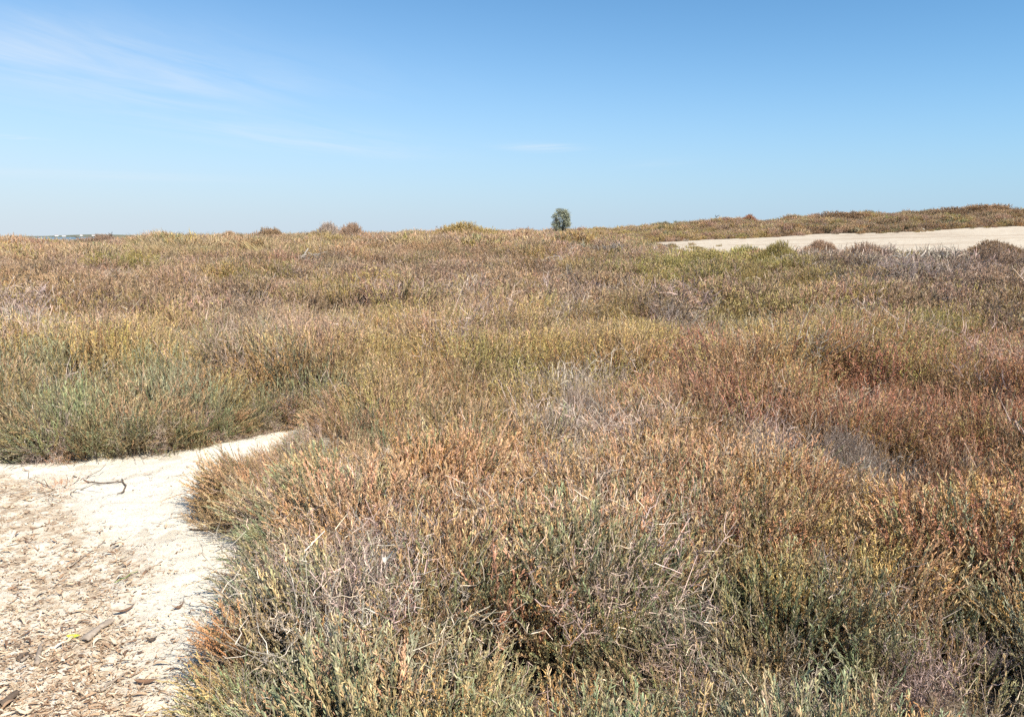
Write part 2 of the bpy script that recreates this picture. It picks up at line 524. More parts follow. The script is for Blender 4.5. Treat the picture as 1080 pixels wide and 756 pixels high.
BLOBS = [  # photo x, y, radius x, radius y, species, weight: what grows there
 (90, 440, 190, 55, 'green', 3.5), (60, 470, 120, 30, 'bluegr', 1.4), (160, 395, 120, 25, 'tan', .8),
 (130, 356, 34, 15, 'green', 1.6), (60, 345, 90, 16, 'yellow', .8), (20, 320, 30, 12, 'grey', 1.2), (280, 375, 50, 22, 'orange', .9),
 (960, 385, 170, 38, 'red', 1.6), (1010, 420, 110, 50, 'red', .8), (1010, 490, 120, 55, 'orange', .9), (1000, 480, 120, 60, 'red', .6),
 (880, 560, 90, 30, 'yellow', 1.3), (905, 590, 90, 20, 'yellow', .5), (650, 700, 450, 60, 'bluegr', .7), (850, 700, 260, 60, 'green', .8), (870, 395, 60, 30, 'orange', 1.2),
 (840, 680, 260, 70, 'bluegr', 1.0), (930, 620, 100, 30, 'green', 1.0), (640, 600, 60, 60, 'green', .7),
 (985, 345, 36, 18, 'lime', 2.6), (860, 345, 60, 18, 'yellow', 1.3), (570, 345, 150, 22, 'yellow', 1.0), (790, 320, 60, 20, 'yellow', .8),
 (745, 278, 60, 18, 'lime', 1.6), (815, 268, 20, 12, 'lime', 1.6), (660, 300, 60, 16, 'mauve', .7),
 (612, 425, 34, 38, 'grey', 1.8), (690, 455, 20, 30, 'grey', .7), (890, 470, 40, 34, 'grey', 1.7), (830, 430, 20, 26, 'grey', 1.0), (600, 470, 34, 30, 'grey', 1.0),
 (420, 545, 70, 34, 'grey', .9), (620, 575, 50, 26, 'grey', .8), (870, 590, 24, 30, 'grey', 1.2), (480, 500, 60, 40, 'pink', .9), (390, 500, 60, 40, 'pink', .8),
 (290, 510, 60, 30, 'pink', 1.2), (330, 500, 60, 40, 'tan', 1.0), (310, 580, 60, 26, 'green', 1.2), (150, 420, 200, 60, 'bluegr', 1.2), (330, 430, 60, 40, 'tan', 1),
 (275, 728, 50, 18, 'orange', 3.0), (310, 680, 110, 45, 'bluegr', 1.5), (240, 715, 60, 40, 'bluegr', 2), (380, 600, 50, 20, 'grey', .8),
 (172, 254, 45, 8, 'straw', 2.2), (250, 252, 60, 7, 'straw', .8), (330, 255, 90, 6, 'straw', .3),
 (145, 264, 14, 6, 'lime', 1.8), (265, 285, 30, 8, 'yellow', 1.6), (372, 292, 12, 8, 'yellow', 1.6), 
 (700, 244, 70, 7, 'yellow', 1.6), (660, 241, 30, 4, 'mauve', 1.2), (960, 268, 90, 14, 'grey', 1.6), (1000, 290, 80, 18, 'mauve', 2.0), (870, 270, 30, 8, 'mauve', 2),
 (885, 285, 60, 12, 'yellow', .9), (730, 330, 20, 14, 'grey', 1.2), (540, 325, 30, 12, 'mauve', 1.6), (230, 320, 70, 18, 'mauve', 1.2), (300, 328, 50, 12, 'mauve', 1.5),
 (430, 300, 60, 15, 'mauve', .9)]

def species_weights(px, py):
    rows = np.array([b[0] for b in BANDS][::-1], float)
    W = np.stack([np.interp(py, rows, np.array([b[1].get(s, 0) for b in BANDS][::-1])) for s in SN], 1)
    for bx, by, rx, ry, s, w in BLOBS:
        g = w * np.exp(-((px - bx) / rx) ** 2 - ((py - by) / ry) ** 2)
        W[:, SN.index(s)] += g * 1.15
    return W / W.sum(1, keepdims=True)

def pick(W, r):
    return np.minimum((np.cumsum(W, 1) < r[:, None]).sum(1), W.shape[1] - 1)

def canopy(x, y):
    """height of the low scrub above the ground, its slope direction and a per-bush random number"""
    dist = np.hypot(x, y)
    n1 = np.stack([fbm(x * 3, y * 3, 51, 2) - .5, fbm(x * 3, y * 3, 52, 2) - .5])
    xx, yy = x + n1[0] * .35, y + n1[1] * .35
    d1, vx, vy, h1 = worley(xx, yy, .62, 5)
    d2, wx, wy, h2 = worley(x + n1[0], y + n1[1], 1.9, 9)
    d2b, wxb, wyb, h2b = worley(x + n1[0] * .8, y + n1[1] * .8, 1.25, 19)
    near_ = dist < 26
    d2, wx, wy, h2 = np.where(near_, d2b * 1.5, d2), np.where(near_, wxb * 1.5, wx), np.where(near_, wyb * 1.5, wy), np.where(near_, h2b, h2)
    f1 = np.sqrt(np.clip(1 - (d1 / .50) ** 2, 0, 1))
    f2 = np.sqrt(np.clip(1 - (d2 / 1.6) ** 2, 0, 1))
    far = smooth(14, 40, dist)
    d3, _, _, h3 = worley(xx + 5.3, yy - 2.1, .33, 15)
    f3 = np.sqrt(np.clip(1 - (d3 / .27) ** 2, 0, 1))
    mid = smooth(4, 9, dist) * (1 - smooth(30, 55, dist))
    H = .15 + .19 * f1 * (.4 + .9 * h1) * (1 - .3 * far) + .08 * f3 * (1 - far) + (.09 + .30 * far + .27 * mid) * f2 * (.1 + 1.2 * h2) - .05 * mid
    H = H * (.86 + .28 * fbm(x * .6, y * .6, 61, 3)) * (1 + far * 1.1 * (fbm(x * .35, y * .35, 65, 3) - .45))
    tx, ty = vx / .5 * (1 - far) + wx / 1.6 * .8, vy / .5 * (1 - far) + wy / 1.6 * .8
    return H, tx, ty, np.where(far > .5, h2, h1), f1 * (.3 + .7 * f2) + .4 * (1 - mid)

# ------------------------------------------------------------------ named bushes (photo x, y of the foot, width, height in px)
SHRUBS = [
 # px, py foot, width px, height px, species, name, category, label
 (258, 552, 116, 50, 'tan', 'glasswort_bush', 'bush', 'rusty tan glasswort bush fanning its thin shoots over the white path'),
 (290, 750, 160, 96, 'bluegr', 'glasswort_bush', 'bush', 'grey-green glasswort bush spilling onto the sand at the lower end of the path'),
 (66, 516, 30, 26, 'red', 'seedling_bush', 'small bush', 'tiny dry reddish bush growing alone in the sand near the upper path edge'),
 (612, 466, 62, 70, 'grey', 'dead_bush', 'dead bush', 'silvery dead bush with a pale tangle of twigs amid pinkish glasswort'),
 (892, 512, 86, 78, 'grey', 'dead_bush', 'dead bush', 'dark grey dead bush between the red and orange scrub'),
 (985, 372, 84, 54, 'lime', 'seablite_bush', 'bush', 'bright yellow-green bush above the red scrub'),
 (862, 372, 88, 44, 'yellow', 'seablite_bush', 'bush', 'dull yellow bush beside the brighter yellow-green one'),
 (1032, 302, 104, 54, 'mauve', 'saltbush', 'bush', 'large grey-brown dome bush with a dark twiggy top against the sand flat'),
 (1046, 272, 62, 24, 'brown', 'saltbush', 'bush', 'dark red-brown twiggy crown bush behind the big grey dome'),
 (962, 296, 86, 34, 'mauve', 'saltbush', 'bush', 'purplish grey bush beside the big dome bush'),
 (905, 286, 74, 36, 'mauve', 'saltbush', 'bush', 'brownish bush whose top overlaps the sand flat'),
 (862, 268, 34, 18, 'mauve', 'saltbush', 'bush', 'small mauve-brown bush just below the middle of the sand flat'),
 (820, 284, 46, 38, 'lime', 'seablite_bush', 'bush', 'pointed olive-yellow bush in front of the sand flat'),
 (745, 292, 92, 40, 'lime', 'seablite_bush', 'bush', 'broad olive-green bush where the sand flat begins'),
 (702, 300, 60, 28, 'yellow', 'seablite_bush', 'bush', 'low yellowish bush next to the broad olive-green one'),
 (784, 312, 62, 32, 'yellow', 'seablite_bush', 'bush', 'rounded ochre bush below the pointed olive-yellow one'),
 (946, 330, 92, 34, 'yellow', 'seablite_bush', 'bush', 'ochre bush in front of the purplish grey bush'),
 (1060, 330, 60, 32, 'yellow', 'seablite_bush', 'bush', 'olive ochre bush at the foot of the big dome bush'),
 (495, 251, 46, 13, 'yellow', 'skyline_bush', 'bush', 'golden olive bush on the skyline short of the lone tree'),
 (372, 257, 26, 13, 'mauve', 'skyline_bush', 'bush', 'round red-brown bush on the skyline'),
 (350, 256, 20, 13, 'grey', 'skyline_bush', 'bush', 'round grey twiggy bush touching the round red-brown one on the skyline'),
 (283, 253, 22, 10, 'brown', 'skyline_bush', 'bush', 'flat dark bush on the skyline beyond the straw grass'),
 (335, 250, 14, 6, 'brown', 'skyline_bush', 'bush', 'very small dark bush on the skyline near the grey twiggy one'),
 (248, 252, 18, 7, 'brown', 'skyline_bush', 'bush', 'small brown bush at the end of the straw grass'),
 (114, 253, 40, 9, 'mauve', 'skyline_bush', 'bush', 'wide dark bush on the skyline before the straw grass'),
 (433, 246, 8, 5, 'green', 'skyline_bush', 'bush', 'single tiny green bush on the empty skyline'),
 (145, 272, 30, 16, 'lime', 'seablite_bush', 'bush', 'yellow-green bush under the straw grass'),
 (172, 270, 22, 11, 'orange', 'seablite_bush', 'bush', 'orange-brown bush beside the yellow-green one under the straw grass'),
 (206, 266, 28, 12, 'grey', 'dead_bush', 'dead bush', 'grey dead bush in the straw grass'),
 (266, 292, 50, 14, 'yellow', 'seablite_bush', 'bush', 'low yellow bush short of the bleached branches'),
 (374, 299, 20, 14, 'yellow', 'seablite_bush', 'bush', 'small golden bush past the bleached branches'),
 (545, 334, 54, 26, 'mauve', 'saltbush', 'bush', 'purple-brown bush below the pale rubble strip'),
 (420, 338, 40, 22, 'mauve', 'saltbush', 'bush', 'dark brown bush in the yellow scrub'),
 (300, 340, 62, 30, 'mauve', 'saltbush', 'bush', 'dark reddish-brown bush above the yellow scrub'),
 (405, 288, 26, 14, 'green', 'saltbush', 'bush', 'small dull green bush in the brown scrub'),
 (130, 370, 58, 32, 'green', 'glasswort_bush', 'bush', 'green bush standing out in the yellow-brown scrub'),
 (24, 328, 60, 20, 'grey', 'dead_bush', 'dead bush', 'flat grey dead bush beside a white stone'),
 (200, 322, 46, 20, 'mauve', 'saltbush', 'bush', 'brown bush behind the small sandy gap'),
 (282, 392, 80, 42, 'orange', 'seablite_bush', 'bush', 'rust-brown bush above the end of the sand path'),
 (632, 272, 54, 18, 'brown', 'saltbush', 'bush', 'dull olive-brown bush below the lone tree'),
 (548, 266, 44, 16, 'brown', 'saltbush', 'bush', 'low brown bush beneath the golden olive skyline bush'),
 (872, 232, 44, 9, 'brown', 'dune_bush', 'bush', 'dark rounded bush on the top of the dune'),
 (700, 238, 20, 5, 'green', 'dune_bush', 'bush', 'small dark bush at the low end of the dune'),
 (785, 232, 14, 8, 'red', 'dune_bush', 'bush', 'spiky reddish bush poking above the dune'),
 (1000, 227, 40, 8, 'brown', 'dune_bush', 'bush', 'dark low bush near the top of the dune'),
 (1040, 224, 50, 8, 'brown', 'dune_bush', 'bush', 'broad brown bush on the highest part of the dune'),
 (1062, 398, 60, 40, 'red', 'seablite_bush', 'bush', 'deep red bush beside the dead grey scrub'),
 (1042, 545, 110, 60, 'orange', 'seablite_bush', 'bush', 'rust-orange bush behind the grey-green glasswort'),
 (895, 590, 100, 58, 'yellow', 'seablite_bush', 'bush', 'mustard-yellow bush behind the grey-green glasswort'),
 (1022, 688, 150, 110, 'green', 'glasswort_bush', 'bush', 'grey-green glasswort bush in front of the rust-orange bush'),
]

def ray_ground(px, py):
    """where the ray of a photo pixel meets the terrain"""
    r = ray(px, py)
    t = np.concatenate([np.linspace(1.2, 40, 1600), np.linspace(40, 110, 700)])
    X, Y, Z = r[0] * t, r[1] * t, EYE + r[2] * t
    g = height(X, Y)
    hit = np.nonzero(Z <= g)[0]
    k = hit[0] if len(hit) else int(np.argmin(Z - g))
    return X[k], Y[k], float(height(X[k], Y[k]))

PLACED = []
for px, py, w, h, s, nm, cat, lab in SHRUBS:
    if nm == 'skyline_bush':
        Y = 58.0
        X = (px - CX) / F * Y
        Z = float(height(X, Y))
    elif nm == 'dune_bush':
        Y = 93.0
        X = (px - CX) / F * Y
        Z = float(height(X, Y))
    else:
        X, Y, Z = ray_ground(px, py)
    dep = Y * cp
    PLACED.append([X, Y, Z, w / F * dep / 2, h / F * dep, s, nm, cat, lab])

# ------------------------------------------------------------------ scatter the scrub
ZONES = [(0.9, 5.0, .105), (5.0, 12, .185), (12, 32, .36), (32, 112, .66)]
PTS = {}
for lod, (r0, r1, sp_) in enumerate(ZONES):
    n = int(r1 * 2 / sp_) + 2
    gx, gy = np.meshgrid(np.arange(-n // 2, n // 2), np.arange(0, int(r1 / sp_) + 2))
    x = (gx.ravel() + rng.random(gx.size)) * sp_
    y = (gy.ravel() + rng.random(gx.size)) * sp_ - (.0 if lod else .1)
    d = np.hypot(x, y)
    jit = rng.random(len(x))
    edge0 = r0 if lod == 0 else r0 * (1 - .06 * jit)
    keep = (d > edge0) & (d < r1 * (1 - .06 * jit) if lod < 3 else d < r1) & (np.abs(x) < (.84 if lod == 0 else 1.05) * y + 1.6) & (y > .35)
    x, y = x[keep], y[keep]
    H, tx, ty, hh, f1 = canopy(x, y)
    z = height(x, y)
    ps = path_sdf(x, y)
    fs = flat_sdf(x, y)
    gxx = path_sdf(x + .04, y) - ps
    gyy = path_sdf(x, y + .04) - ps
    ew = np.exp(-np.clip(ps, 0, 9) / .22) * (ps < 1)
    gl = np.hypot(gxx, gyy) + 1e-6
    tx, ty = tx * (1 - ew) - gxx / gl * ew * 1.6, ty * (1 - ew) - gyy / gl * ew * 1.6
    edge = smooth(-.05, .34, ps)
    fedge = np.where(y < 60, smooth(-4, 8, fs), smooth(-.3, 1.7, fs))
    keep = (ps > .0) & ((fs > .0) | ((fs > -7) & (y < 62) & (rng.random(len(x)) < .16 * np.exp(fs / 3))) | ((fs > -1.5) & (rng.random(len(x)) < .2)))
    gpx, gpy = project(x, y, z)
    H = H * (1 - .70 * np.exp(-((gpx - 325) / 70) ** 2 - ((gpy - 500) / 38) ** 2))
    H = H * (.15 + .85 * edge) * (.38 + .62 * fedge)
    uu = x / np.maximum(y, 1)
    H = H * (1 - (.34 - .30 * smooth(.30, .42, uu)) * smooth(.12, .2, uu) * smooth(18, 34, y) * (1 - smooth(60, 64, y)))
    H = H * (1 - .12 * np.exp(-((uu + .555) / .07) ** 2) * smooth(20, 40, y))
    dune = smooth(72, 84, y) * smooth(.1, .25, x / np.maximum(y, 1))
    H = H * (1 + .35 * dune)
    # leave room for the named bushes
    for X, Y, Z, R, h, *_ in PLACED:
        q = np.hypot((x - X) / R, (y - Y) / max(R * .9, .1))
        keep &= ~(q < .72)
    px, py = project(x, y, z + H)
    wq = 1 / np.clip(np.hypot(x, y) * .09, .35, 3)
    px = px + (fbm(x * 1.1 * wq, y * 1.1 * wq, 101, 4) - .5) * 150
    py = py + (fbm(x * 1.1 * wq, y * 1.1 * wq, 107, 4) - .5) * np.clip((py - 245) * .55, 3, 80)
    W = species_weights(px, py)
    # bush-level choice mixed with shoot-level choice
    pert = .75 * hh + .25 * rng.random(len(x))
    own = rng.random(len(x)) < (.50, .42, .26, .20)[lod]
    r = np.where(own, rng.random(len(x)), (pert * 7.31) % 1.0)
    si = pick(W, r)
    # thin out now and then: dark hollows between bushes
    keep &= ~((f1 < .20) & (ps > .9) & (rng.random(len(x)) < .8))
    hol = fbm(x * 1.3, y * 1.3, 71, 3)
    hollow = (hol < .34) & (lod < 2) & (ps > .6)
    keep &= ~(hollow & (rng.random(len(x)) < .40))
    si = np.where(hollow & (rng.random(len(x)) < .30), SN.index('grey'), si)
    H = H * (1 - .30 * (1 - smooth(.34, .43, hol)) * (np.hypot(x, y) < 20))
    # the sea gap and bare patches
    for (bpx, bpy, bw, bh) in [(76, 330, 36, 4), (20, 306, 6, 3), (335, 342, 10, 3), (560, 292, 46, 4), (322, 286, 20, 5), (955, 343, 30, 4)]:
        gx_, gy_ = project(x, y, z)
        keep &= ~((np.abs(gx_ - bpx) < bw) & (np.abs(gy_ - bpy) < bh * 1.2))
    x, y, z, H, tx, ty, si, hh = [a[keep] for a in (x, y, z, H, tx, ty, si, hh)]
    ps, f1 = ps[keep], f1[keep]
    PTS[lod] = (x, y, z, H, tx, ty, si, hh, ps)

# short outer shoots that hang over the edge of the path
seg = np.linspace(0, 1, 60)[None, :, None]
E = (PATH[:-2][:, None] * (1 - seg) + PATH[1:-1][:, None] * seg).reshape(-1, 2)
E = np.repeat(E, 3, 0)
E = E[(E[:, 1] > 1.2) & (E[:, 1] < 6.5) & (rng.random(len(E)) < .30)]
x, y = (E + rng.normal(0, .07, E.shape)).T
ps = path_sdf(x, y)
k_ = (ps > .0) & (ps < .16)
for X, Y, Z, R, h, *_ in PLACED:
    k_ &= ~(np.hypot(x - X, y - Y) < R * .6)
x, y, ps = x[k_], y[k_], ps[k_]
gx_, gy_ = (path_sdf(x + .04, y) - ps), (path_sdf(x, y + .04) - ps)
gl = np.hypot(gx_, gy_) + 1e-6
z = height(x, y)
px, py = project(x, y, z)
tongue = 1 - .6 * np.exp(-((px - 300) / 70) ** 2 - ((py - 490) / 34) ** 2)
skirt = (x, y, z, rng.uniform(.08, .32, len(x)) * tongue, -gx_ / gl * rng.uniform(.8, 3, len(x)), -gy_ / gl * rng.uniform(.8, 3, len(x)), np.where(rng.random(len(x)) < .16, SN.index('grey'), pick(species_weights(px, py), rng.random(len(x)))), rng.random(len(x)), ps)
PTS[0] = tuple(np.concatenate([a, b]) for a, b in zip(PTS[0], skirt))

KIND_OF = [SPEC[s][0] for s in SN]
HF = np.array([SPEC[s][3] for s in SN])
TA = np.array([SPEC[s][1] for s in SN])
TB = np.array([SPEC[s][2] for s in SN])
HT = (.34, .42, .48, .52)

hidden = D.collections.new('source_shoots')           # never linked: only the meshes are read
def source(kind, lod, v):
    V, Q, T, a = TUFT[(kind, lod, v)]
    me = make_mesh('shoots', V, Q, T, a, M_PLANT)
    o = D.objects.new('shoots_%s_%d_%d' % (kind, lod, v), me)
    hidden.objects.link(o)
    return o

def scatter_object(name, lod_kinds, label, cat):
    """one stuff object: points with rotation, scale and colours, instanced shoots by variant"""
    P, ROT, SCL, A, Bc, VAR = [], [], [], [], [], []
    variants = []
    for lod, kinds in lod_kinds:
        x, y, z, H, tx, ty, si, hh, ps = PTS[lod]
        for kind in kinds:
            m = np.array([KIND_OF[i] == kind for i in si])
            if not m.any(): continue
            nv = len([1 for k in TUFT if k[0] == kind and k[1] == lod])
            base = len(variants)
            for v in range(nv): variants.append(source(kind, lod, v))
            k = m.sum()
            X, Y, Z, h = x[m], y[m], z[m], H[m] * HF[si[m]]
            s = (.85 + .4 * rng.random(k)) * np.clip(h / .38, .55, 1.35)
            hz = HT[lod] * s
            tl = np.clip(np.hypot(tx[m], ty[m]), 0, 2.6) * .34
            ang = np.arctan2(ty[m], tx[m])
            # lean outward: rotate +Z towards (cos ang, sin ang)
            tl = tl + np.abs(rng.normal(0, .12, k))
            lift = np.maximum(h - hz * np.cos(np.minimum(tl, 1.3)) * .92, -.10 * s)
            spin = rng.random(k) * 6.283
            # matrix: Rz(ang) * Ry(tl) * Rz(spin) -> XYZ euler
            ca, sa, ct, st, cs, ss = np.cos(ang), np.sin(ang), np.cos(tl), np.sin(tl), np.cos(spin), np.sin(spin)
            m00, m10, m20 = ca * ct * cs - sa * ss, sa * ct * cs + ca * ss, -st * cs
            m21, m22 = st * ss, ct
            ry = np.arcsin(np.clip(-m20, -1, 1))
            ROT.append(np.stack([np.arctan2(m21, m22), ry, np.arctan2(m10, m00)], 1))
            P.append(np.stack([X, Y, Z + lift], 1))
            SCL.append(s)
            j = (1 + rng.normal(0, .09, (k, 1))) * (1 + rng.normal(0, .05, (k, 3))) * ((.84 + .34 * hh[m][:, None]) if lod < 2 else (.55 + .54 * hh[m][:, None]))
            A.append(TA[si[m]] * j)
            Bc.append(TB[si[m]] * j)
            VAR.append(base + rng.integers(0, nv, k))
    P, ROT, SCL = np.concatenate(P), np.concatenate(ROT), np.concatenate(SCL)
    A, Bc, VAR = np.concatenate(A), np.concatenate(Bc), np.concatenate(VAR)
    me = D.meshes.new(name)
    me.vertices.add(len(P))
    me.vertices.foreach_set('co', P.astype(np.float32).ravel())
    for nm, arr in (('rot', ROT), ('tintA', A), ('tintB', Bc)):
        me.attributes.new(nm, 'FLOAT_VECTOR', 'POINT').data.foreach_set('vector', arr.astype(np.float32).ravel())
    me.attributes.new('scl', 'FLOAT', 'POINT').data.foreach_set('value', SCL.astype(np.float32))
    me.attributes.new('pick', 'INT', 'POINT').data.foreach_set('value', VAR.astype(np.int32))
    me.materials.append(M_PLANT)
    o = obj(name, me)
    tag(o, label, cat, None, 'stuff')
    g = D.node_groups.new(name + '_nodes', 'GeometryNodeTree')
    g.interface.new_socket('Geometry', in_out='INPUT', socket_type='NodeSocketGeometry')
    g.interface.new_socket('Geometry', in_out='OUTPUT', socket_type='NodeSocketGeometry')
    gi, go, jn = g.nodes.new('NodeGroupInput'), g.nodes.new('NodeGroupOutput'), g.nodes.new('GeometryNodeJoinGeometry')
    def named(n_, t_):
        a = g.nodes.new('GeometryNodeInputNamedAttribute')
        a.data_type = t_
        a.inputs['Name'].default_value = n_
        return a.outputs['Attribute']
    rot, scl, pk = named('rot', 'FLOAT_VECTOR'), named('scl', 'FLOAT'), named('pick', 'INT')
    e2r = g.nodes.new('FunctionNodeEulerToRotation')
    g.links.new(rot, e2r.inputs[0])
    for i, v in enumerate(variants):
        oi = g.nodes.new('GeometryNodeObjectInfo')
        oi.inputs['Object'].default_value = v
        oi.inputs['As Instance'].default_value = False
        ip = g.nodes.new('GeometryNodeInstanceOnPoints')
        c = g.nodes.new('FunctionNodeCompare')
        c.data_type = 'INT'
        c.operation = 'EQUAL'
        g.links.new(pk, c.inputs[2])
        c.inputs[3].default_value = i
        g.links.new(c.outputs[0], ip.inputs['Selection'])
        g.links.new(gi.outputs[0], ip.inputs['Points'])
        g.links.new(oi.outputs['Geometry'], ip.inputs['Instance'])
        g.links.new(e2r.outputs[0], ip.inputs['Rotation'])
        g.links.new(scl, ip.inputs['Scale'])
        g.links.new(ip.outputs[0], jn.inputs[0])
    g.links.new(jn.outputs[0], go.inputs[0])
    md = o.modifiers.new('scatter', 'NODES')
    md.node_group = g
    return o

scatter_object('glasswort_scrub', [(0, ('samphire',)), (1, ('samphire',)), (2, ('samphire',)), (3, ('samphire',))],
               'tangled grey-green and tan glasswort scrub covering the ground', 'ground cover')
scatter_object('seablite_scrub', [(0, ('leafy',)), (1, ('leafy',)), (2, ('leafy',)), (3, ('leafy',))],
               'dense brown red and yellow fine-leaved scrub running to the skyline', 'ground cover')
scatter_object('dead_twigs', [(0, ('dead',)), (1, ('dead',)), (2, ('dead',)), (3, ('dead',))],
               'grey dead twigs scattered through the living scrub', 'dead twigs')
scatter_object('dry_grass', [(2, ('grass',)), (3, ('grass',))],
               'pale straw coloured dry grass along the crest of the rise', 'dry grass')

# ------------------------------------------------------------------ the named bushes as objects
def dome(kind, lod, v):
    """foliage of one bush, unit radius scaled to R, as arrays of shoots over a dome"""
    R = (.42, .60, 1.0, 1.6)[lod]
    Hh = (.40, .50, .70, 1.0)[lod]
    n = (26, 34, 40, 44)[lod]
    nv = len([1 for k in TUFT if k[0] == kind and k[1] == lod])
    parts, Qs, Ts, at, off = [], [], [], {'mixv': [], 'wood': [], 'bri': []}, 0
    ph = [random.random() * 6.28 for _ in range(4)]
    for i in range(n):
        f = math.sqrt((i + .5) / n)
        th = i * 2.39996 + v
        lobe = 1 + .24 * math.sin(2 * th + ph[0]) + .15 * math.sin(3 * th + ph[1]) + .10 * math.sin(5 * th + ph[2])
        rr = f * R * lobe * (.78 + .28 * random.random())
        crest = 1 + .30 * math.sin(th + ph[3]) * f + .22 * math.sin(2 * th + ph[0] * 2) * f
        top = Hh * (1 - .55 * f ** 1.6) * crest * (.72 + .45 * random.random())
        V, Q, T, a = TUFT[(kind, lod, i % nv)]
        s = .75 + .35 * random.random()
        tilt = f * f * .75 + random.gauss(0, .08)
        sp_ = random.random() * 6.28
        cs, ss = math.cos(sp_), math.sin(sp_)
        m1 = np.array([[cs, -ss, 0], [ss, cs, 0], [0, 0, 1]])
        ct, st = math.cos(tilt), math.sin(tilt)
        m2 = np.array([[ct, 0, st], [0, 1, 0], [-st, 0, ct]])
        ca, sa = math.cos(th), math.sin(th)
        m3 = np.array([[ca, -sa, 0], [sa, ca, 0], [0, 0, 1]])
        hz = HT[lod] * s * ct
        back = HT[lod] * s * st * .7
        z0 = max(top - hz, -.02)
        W = (V * s) @ (m3 @ m2 @ m1).T + np.array([math.cos(th) * max(rr - back, 0), math.sin(th) * max(rr - back, 0), z0])
        parts.append(W)
        Qs.append(Q + off); Ts.append(T + off); off += len(V)
        for k in at: at[k].append(a[k])
    return make_mesh('foliage', np.concatenate(parts) / R, np.concatenate(Qs), np.concatenate(Ts),
                     {k: np.concatenate(x_) for k, x_ in at.items()}, M_PLANT), Hh / R

def stems_mesh(lod):
    B = Bits()
    n = 22
    th = rng.random(n) * 6.28
    f = np.sqrt(rng.random(n))
    t = np.linspace(0, 1, 6)[None, :, None]
    end = np.stack([np.cos(th) * f * .65, np.sin(th) * f * .65, .5 * np.sqrt(1 - .7 * f * f)], 1)
    P = end[:, None] * t + rng.normal(0, .03, (n, 6, 3)) * t
    P[:, :, 2] += -.06 * (1 - t[..., 0])
    R = np.full(n, (.010, .010, .012, .015)[lod])
    tubes(B, P, R, R * .35, rng.random(n), np.ones(n), rng.random(n))
    V, Q, T, a = B.arrays()
    return make_mesh('woody_stems', V, Q, T, a, M_PLANT)

DOMES, STEMS = {}, {}
for n_, (X, Y, Z, R, h, s, nm, cat, lab) in enumerate(PLACED):
    d = math.hypot(X, Y)
    lod = 0 if d < 5.6 else 1 if d < 12 else 2 if d < 32 else 3
    kind, ta, tb, hf = SPEC[s]
    key = (kind, lod, n_ % (2 if lod == 0 else 4))
    if key not in DOMES: DOMES[key] = dome(*key)
    if lod not in STEMS: STEMS[lod] = stems_mesh(lod)
    me, asp = DOMES[key]
    hgt = max(h, R * .35)
    if nm in ('skyline_bush', 'dune_bush'): hgt, R = hgt + (.50 if nm == 'skyline_bush' else .40), R * 1.6
    elif Y > 20: hgt *= .78
    root = empty(nm, (X, Y, Z - .02), random.random() * 6.28, (R, R, hgt / asp))
    tag(root, lab, cat)
    if R < .2 and d < 8:
        V_, Q_, T_, a_ = TUFT[('dead', 0, 0)]
        me = make_mesh('foliage', V_ * [1.3, 1.3, 1.0], Q_, T_, a_, M_PLANT)
        root.scale = (.55, .55, .30)
    j = (1 + random.gauss(0, .05)) * (.80 if 'dark' in lab else 1)
    for part, m_ in (('foliage', me), ('woody_stems', STEMS[lod])):
        o = obj(part, m_, root)
        o['tintA'] = [c * j for c in ta]
        o['tintB'] = [c * j for c in tb]

# ------------------------------------------------------------------ ground
NA, NR = 420, 230
radii = np.concatenate([[0.0], np.geomspace(.35, 9000, NR - 1)])
ang = np.linspace(0, 2 * np.pi, NA, endpoint=False)
RR, AA = np.meshgrid(radii, ang, indexing='ij')
X, Y = RR * np.sin(AA), RR * np.cos(AA)
Zg = height(X, Y)
i, j = np.meshgrid(np.arange(NR - 1), np.arange(NA), indexing='ij')
a_, b_ = i * NA + j, i * NA + (j + 1) % NA
quads = np.stack([a_, a_ + NA, b_ + NA, b_], -1).reshape(-1, 4)
ps = path_sdf(X.ravel(), Y.ravel())
sandy = 1 - smooth(.05, .34, ps)
gx_, gy_ = project(X.ravel(), Y.ravel(), Zg.ravel())
for (bpx, bpy, bw, bh) in [(76, 330, 36, 4), (20, 306, 10, 4), (335, 342, 12, 4), (560, 292, 46, 4), (955, 343, 30, 4), (322, 286, 20, 4)]:
    sandy = np.maximum(sandy, np.exp(-((gx_ - bpx) / bw) ** 2 - ((gy_ - bpy) / (bh * 1.6)) ** 2) * (Y.ravel() > 1))
g = obj('ground', make_mesh('ground', np.stack([X.ravel(), Y.ravel(), Zg.ravel()], 1), quads[:, ::-1], None, {'sandy': sandy}, M_SOIL, True))
tag(g, 'brown soil rising gently under the scrub', 'ground', None, 'structure')

